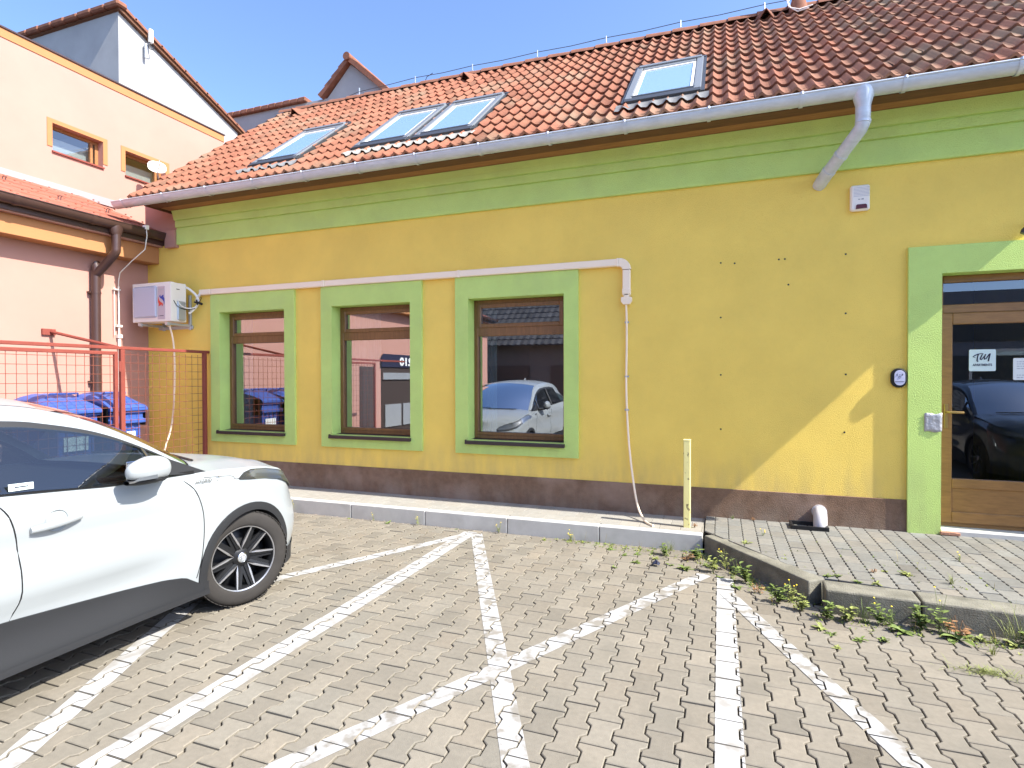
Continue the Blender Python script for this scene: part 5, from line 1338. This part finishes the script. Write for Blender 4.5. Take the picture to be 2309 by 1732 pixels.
mb = MB(); mb.prism([(-1.445, 1.114), (-1.385, 1.113), (-1.385, 1.119), (-1.445, 1.120)], .8312, .832, 'x'); o2 = obj('print', mb, M['ink']); o2.parent = o_

# ------------------------------------------------------------------ weeds in the joints
WEEDS=[(-4.95,5.6,0,'s',1.0),(-3.77,5.6,0,'s',0.6),(-3.55,5.57,0,'r',0.7),(-3.18,5.6,0,'s',0.8),(-2.21,5.6,0,'s',0.7),(-1.68,5.53,0,'r',0.6),(-1.42,5.6,0,'s',0.6),(-0.97,5.43,0,'r',0.8),(-0.83,5.30,0,'r',0.6),(-0.72,5.36,0,'r',0.6),(-0.70,5.13,0,'r',0.7),(-0.55,5.29,0,'r',0.6),(-0.48,5.43,0,'l',0.9),(-0.44,5.6,0,'g',0.9),(-0.41,5.16,0,'r',0.6),(-0.28,5.09,0,'r',1.1),(-0.27,5.33,0,'d',0.9),(-0.2,5.41,0,'l',1.2),(-0.05,5.10,0,'l',1.1),(0.05,5.2,0,'s',1.3),(0.13,5.08,0,'s',1.1),(0.13,4.78,0,'r',0.9),(0.2,4.92,0,'l',1.3),(0.29,4.72,0,'d',0.8),(0.41,4.56,0,'l',1.1),(0.5,4.6,0,'s',1.1),(0.55,4.45,0,'l',1.0),(-0.86,4.93,0,'r',0.5),(-0.23,5.9,0.165,'d',0.5),(0.38,5.75,0.175,'s',0.5),(0.23,5.47,0.17,'r',0.8),(0.5,5.11,0.165,'r',0.5),(0.76,4.77,0.165,'r',0.7),(0.95,4.72,0.165,'r',0.6),(0.13,6.3,0.185,'g',0.3),(0.33,6.3,0.185,'d',0.4),(0.69,4.37,0,'l',1.0),(0.63,4.18,0,'r',0.9),(0.68,4.11,0,'r',0.6),(0.83,4.37,0,'l',1.2),(0.92,4.40,0,'g',1.3),(1.00,4.38,0,'l',1.0),(1.03,4.4,0,'s',1.2),(0.97,4.14,0,'r',1.0),(1.11,4.30,0,'r',1.4),(0.83,4.08,0,'r',0.7),(0.68,3.92,0,'r',0.5),(1.25,4.38,0,'l',1.3),(1.34,4.39,0,'s',1.6),(1.41,4.30,0,'r',1.7),(1.44,4.37,0,'d',1.5),(1.72,4.36,0,'g',1.9),(1.71,4.32,0,'r',1.2),(1.55,4.33,0,'r',0.9),(1.53,4.13,0,'g',0.5),(1.38,3.88,0,'n',1.5),(1.33,5.00,0.168,'r',1.0),(1.57,4.89,0.168,'g',0.6),(1.81,5.49,0.174,'s',0.5),(1.10,4.97,0.168,'d',0.4),(1.19,5.03,0.168,'r',0.5),(0.83,4.80,0.166,'r',0.6),(1.06,4.72,0.166,'r',0.7),(1.79,4.92,0.168,'r',0.4),(1.38,4.38,0,'g',0.8),(1.79,4.34,0,'l',1.2),(1.07,4.38,0,'g',0.9),(-4.1,5.59,0,'r',.4),(-2.7,5.6,0,'r',.4),(-.1,5.25,0,'r',.7),(.02,4.97,0,'r',.6),(.35,4.82,0,'r',.8)]
WL = {'r': ('low rosette weed rooted in a paving joint near the kerbs', 'low rosette weeds in the paving joints'),
      's': ('spindly upright weed with tiny yellow flowers at the foot of a kerb', 'spindly flowering weeds by the kerbs'),
      'l': ('leafy green weed clump at the foot of the old kerb', 'leafy weed clumps by the kerb corner'),
      'g': ('thin grass tuft growing out of a joint by the kerbs', 'grass tufts by the kerbs'),
      'd': ('dry reddish-brown withered weed beside a kerb', 'withered weeds by the kerbs'),
      'n': ('spreading needle-leaved weed alone in the pavers at the right', None)}
random.seed(21)
def leaf(mb, o, az, el, L, W, curl=.6, n=4, tint=None, lobes=0):
    o = Vector(o); P = []
    d = Vector((cos(az)*cos(el), sin(az)*cos(el), sin(el))); s = Vector((-sin(az), cos(az), 0))
    p = o.copy(); rows = []
    for i in range(n+1):
        t = i/n; w = W*math.sin(pi*min(1, t*.92+.06))**.8*(1+.35*lobes*(1 if i % 2 else -1))
        rows.append([p-s*w, p+Vector((0, 0, -w*.35)), p+s*w]); 
        dd = Vector((cos(az)*cos(el-curl*t), sin(az)*cos(el-curl*t), sin(el-curl*t))); p = p+dd*(L/n)
        p.z = max(p.z, o.z+.001)
    mb.grid(rows, tint)
for wx, wy, wz, kd, s in WEEDS:
    s *= 1.18
    base = wz+.001; mb = MB(); fl = MB(); stems = MB(); gm = 'leaf2' if random.random() < .45 else 'leaf'
    nm = {'r': 'rosette_weed', 's': 'flowering_weed', 'l': 'leafy_weed', 'g': 'grass_tuft', 'd': 'withered_weed', 'n': 'needle_weed'}[kd]
    if kd == 'r':
        for i in range(random.randint(9, 15)):
            a = random.uniform(0, 2*pi); leaf(mb, (wx+random.gauss(0, .008*s), wy+random.gauss(0, .008*s), base), a, random.uniform(.2, .9), random.uniform(.03, .065)*s, random.uniform(.007, .013)*s, 1.0, 4, None, .5)
    elif kd == 'l':
        for i in range(random.randint(5, 8)):
            a = random.uniform(0, 2*pi); h = random.uniform(.03, .11)*s; tx, ty = wx+cos(a)*.03*s, wy+sin(a)*.02*s
            mb.tube([(wx, wy, base), ((wx+tx)/2, (wy+ty)/2, base+h*.6), (tx, ty, base+h)], .0014, 4)
            for j in range(6):
                t = random.uniform(.2, 1); leaf(mb, (wx+(tx-wx)*t, wy+(ty-wy)*t, base+h*t), random.uniform(0, 2*pi), random.uniform(-.1, .7), random.uniform(.02, .05)*s, random.uniform(.006, .013)*s, .8)
    elif kd == 's':
        for i in range(random.randint(3, 6)):
            a = random.uniform(0, 2*pi); h = random.uniform(.07, .15)*s; tx, ty = wx+cos(a)*.035*s, wy+sin(a)*.025*s
            mb.tube([(wx, wy, base), ((wx+tx)/2+.005, (wy+ty)/2, base+h*.6), (tx, ty, base+h)], .0011, 4)
            for j in range(5): t = random.uniform(.1, .85); leaf(mb, (wx+(tx-wx)*t, wy+(ty-wy)*t, base+h*t), random.uniform(0, 2*pi), .4, .028*s, .005*s, .6)
            if random.random() < .45: fl.lathe([(0, .002), (.004, .0015), (.006, .0)], (tx, ty, base+h), (random.uniform(-.5, .5), -.4, 1), 8)
    elif kd in 'g':
        for i in range(34):
            a = random.uniform(0, 2*pi); leaf(mb, (wx+random.gauss(0, .012*s), wy+random.gauss(0, .008*s), base), a, random.uniform(.95, 1.5), random.uniform(.04, .13)*s, .0013, random.uniform(.2, 1.0), 4)
    elif kd == 'd':
        gm = 'dry'
        for i in range(9):
            a = random.uniform(0, 2*pi); h = random.uniform(.02, .08)*s; tx, ty = wx+cos(a)*.05*s, wy+sin(a)*.03*s
            mb.tube([(wx, wy, base), ((wx+tx)/2, (wy+ty)/2, base+h), (tx, ty, base+h*.7)], .0013, 4)
            for j in range(3): t = random.uniform(.4, 1); leaf(mb, (wx+(tx-wx)*t, wy+(ty-wy)*t, base+h*t*.8), random.uniform(0, 2*pi), .1, .022*s, .006*s, .8)
    else:
        for i in range(170):
            a = random.uniform(-.7, .5)+(pi if random.random() < .35 else 0); r = abs(random.gauss(0, .045*s))
            leaf(mb, (wx+cos(a)*r, wy-sin(abs(a))*r*.6, base), random.uniform(0, 2*pi), random.uniform(.1, .9), random.uniform(.02, .045)*s, .0016, .5, 3)
    lb, gp = WL[kd]
    o = obj(nm, mb, M[gm], loc=(wx, wy, wz), label=lb, cat='weed' if kd != 'g' else 'grass', group=gp)
    if fl.v: obj('flower', fl, M['flower'], o)
# small debris and grit along the kerbs
random.seed(5)
db = MB()
for i in range(420):
    u = random.random()
    if u < .45: x = random.uniform(-5.2, -.1); y = 5.635-abs(random.gauss(0, .02)); z = .0
    elif u < .8:
        t = random.random(); x = -.14+.76*t; y = 5.62-1.01*t-abs(random.gauss(0, .05)); x -= abs(random.gauss(0, .04)); z = 0
    else: x = random.uniform(.7, 2.0); y = 4.43-(x-.7)*.06-abs(random.gauss(0, .03)); z = 0
    s = random.uniform(.0015, .005); db.bevbox(x-s, x+s, y-s*.8, y+s*.8, z, z+s*1.1, s*.3, (random.uniform(.6, 2.6),)*3)
obj('grit', db, mat('grit', (.22, .18, .14), 1, attr=True), label='loose grit and crumbs along the foot of the kerbs', cat='grit', kind='stuff')

# ------------------------------------------------------------------ the street behind the viewer (seen in the glass)
oh = thing('dark_roofed_house', 'low house with dark tiled roof and brown garage doors across the yard', 'house', (-3, -11, 0))
YO = -9.0
mb = MB(); mb.box(3.0, 16, YO-6, YO+.8, 0, 4.3); obj('shop_wall', mb, mat('blue_grey_wall', (.20, .21, .24), .9, var=.08), oh)
mb = MB(); mb.box(4.6, 12.5, YO+.8, YO+.84, 2.75, 3.35); mb.box(4.2, 13, YO+.8, YO+.83, .1, 2.3); obj('shop_front', mb, M['dark_metal'], oh)
mb = MB(); mb.box(-16, 3.0, YO-6, YO, 0, 3.1); obj('wall', mb, mat('beige_grey_wall', (.17, .15, .14), .9, var=.08), oh)
mb = MB()
for r in range(9):
    for c in range(66):
        x0 = -16.3+c*.29; y0 = YO+.5-r*.33; z0 = 2.95+r*.25; tn = tintgen(.12, .01)
        mb.add([(x0, y0, z0+.03), (x0+.29, y0, z0+.03), (x0+.29, y0-.34, z0+.26), (x0, y0-.34, z0+.26), (x0+.15, y0, z0+.065), (x0+.15, y0-.34, z0+.28), (x0, y0, z0), (x0+.29, y0, z0)], [(0, 4, 5, 3), (4, 1, 2, 5), (6, 7, 1, 4, 0)], tn)
obj('roof', mb, M['darktile'], oh)
for gx in (-13.4, -9.9, -6.4, -2.9):
    mb = MB(); mb.box(gx, gx+2.6, YO, YO+.04, 0, 2.15)
    for k in range(8): mb.box(gx+.05, gx+2.55, YO+.04, YO+.055, .05+k*.26, .27+k*.26)
    obj('garage_door', mb, mat('garage_door_brown', (.10, .075, .065), .6), oh)
for gx in (.4, 4.2, 7.2):
    mb = MB(); frect(mb, gx, gx+1.8, .5, 2.5, .08, YO+.8 if gx > 3 else YO, (YO+.8 if gx > 3 else YO)+.05)
    w_ = obj('window', mb, M['white_plastic'], oh); mb = MB(); yy_ = (YO+.8 if gx > 3 else YO)+.02; mb.add([(gx, yy_, .5), (gx+1.8, yy_, .5), (gx+1.8, yy_, 2.5), (gx, yy_, 2.5)], [(0, 1, 2, 3)]); obj('pane', mb, M['glass'], w_)
bc = make_car('parked_car', 'dark blue car parked across the yard, seen only in the glass of the entrance door', (4.75, 1.9, 0), 'car_blue', 0, 0)

# moss, seedlings and dry stalks filling the joints by the kerbs (nobody could count them)
random.seed(31)
mo = MB()
def near_kerb():
    r = random.random()
    if r < .25: x = random.uniform(-1.5, -.1); return x, 5.62-abs(random.gauss(0, .05+.12*sm(-1.5, -.1, x))), 0
    if r < .62:
        t = random.random(); d_ = abs(random.gauss(0, .09)); return -.14+.76*t-d_*.8, 5.62-1.01*t-d_*.55, 0
    if r < .9: x = random.uniform(.62, 2.1); return x, 4.44-(x-.7)*.06-abs(random.gauss(0, .07)), 0
    x = random.uniform(0, 1.9); return x, random.uniform(4.8, 5.8), .168
for i in range(1100):
    x, y, z = near_kerb()
    if z == 0:
        # snap to the nearest long joint
        c = round((x-.035)/PX-.5); x = .035+(c+.5)*PX+random.gauss(0, .012) if random.random() < .6 else x
    elif y < interp([(-.1, 5.8), (.7, 4.75), (2, 4.65)], x)+.03: continue
    for k in range(random.randint(2, 5)):
        leaf(mo, (x+random.gauss(0, .006), y+random.gauss(0, .006), z), random.uniform(0, 2*pi), random.uniform(.1, 1.2), random.uniform(.008, .024), random.uniform(.0018, .005), .8, 2, random.choice([(1, 1, 1), (1.3, 1.1, .8), (1.6, 1.25, 1.2), (.8, .9, .8)]))
    if random.random() < .08:
        h = random.uniform(.05, .12); leaf(mo, (x, y, z), random.uniform(0, 2*pi), 1.3, h, .0011, .35, 4, (2.3, 1.3, 1.6))
obj('joint_moss', mo, mat('joint_moss_green', (.17, .23, .05), .8, attr=True), label='moss, seedlings and dry stalks filling the joints beside the kerbs', cat='ground cover', kind='stuff')
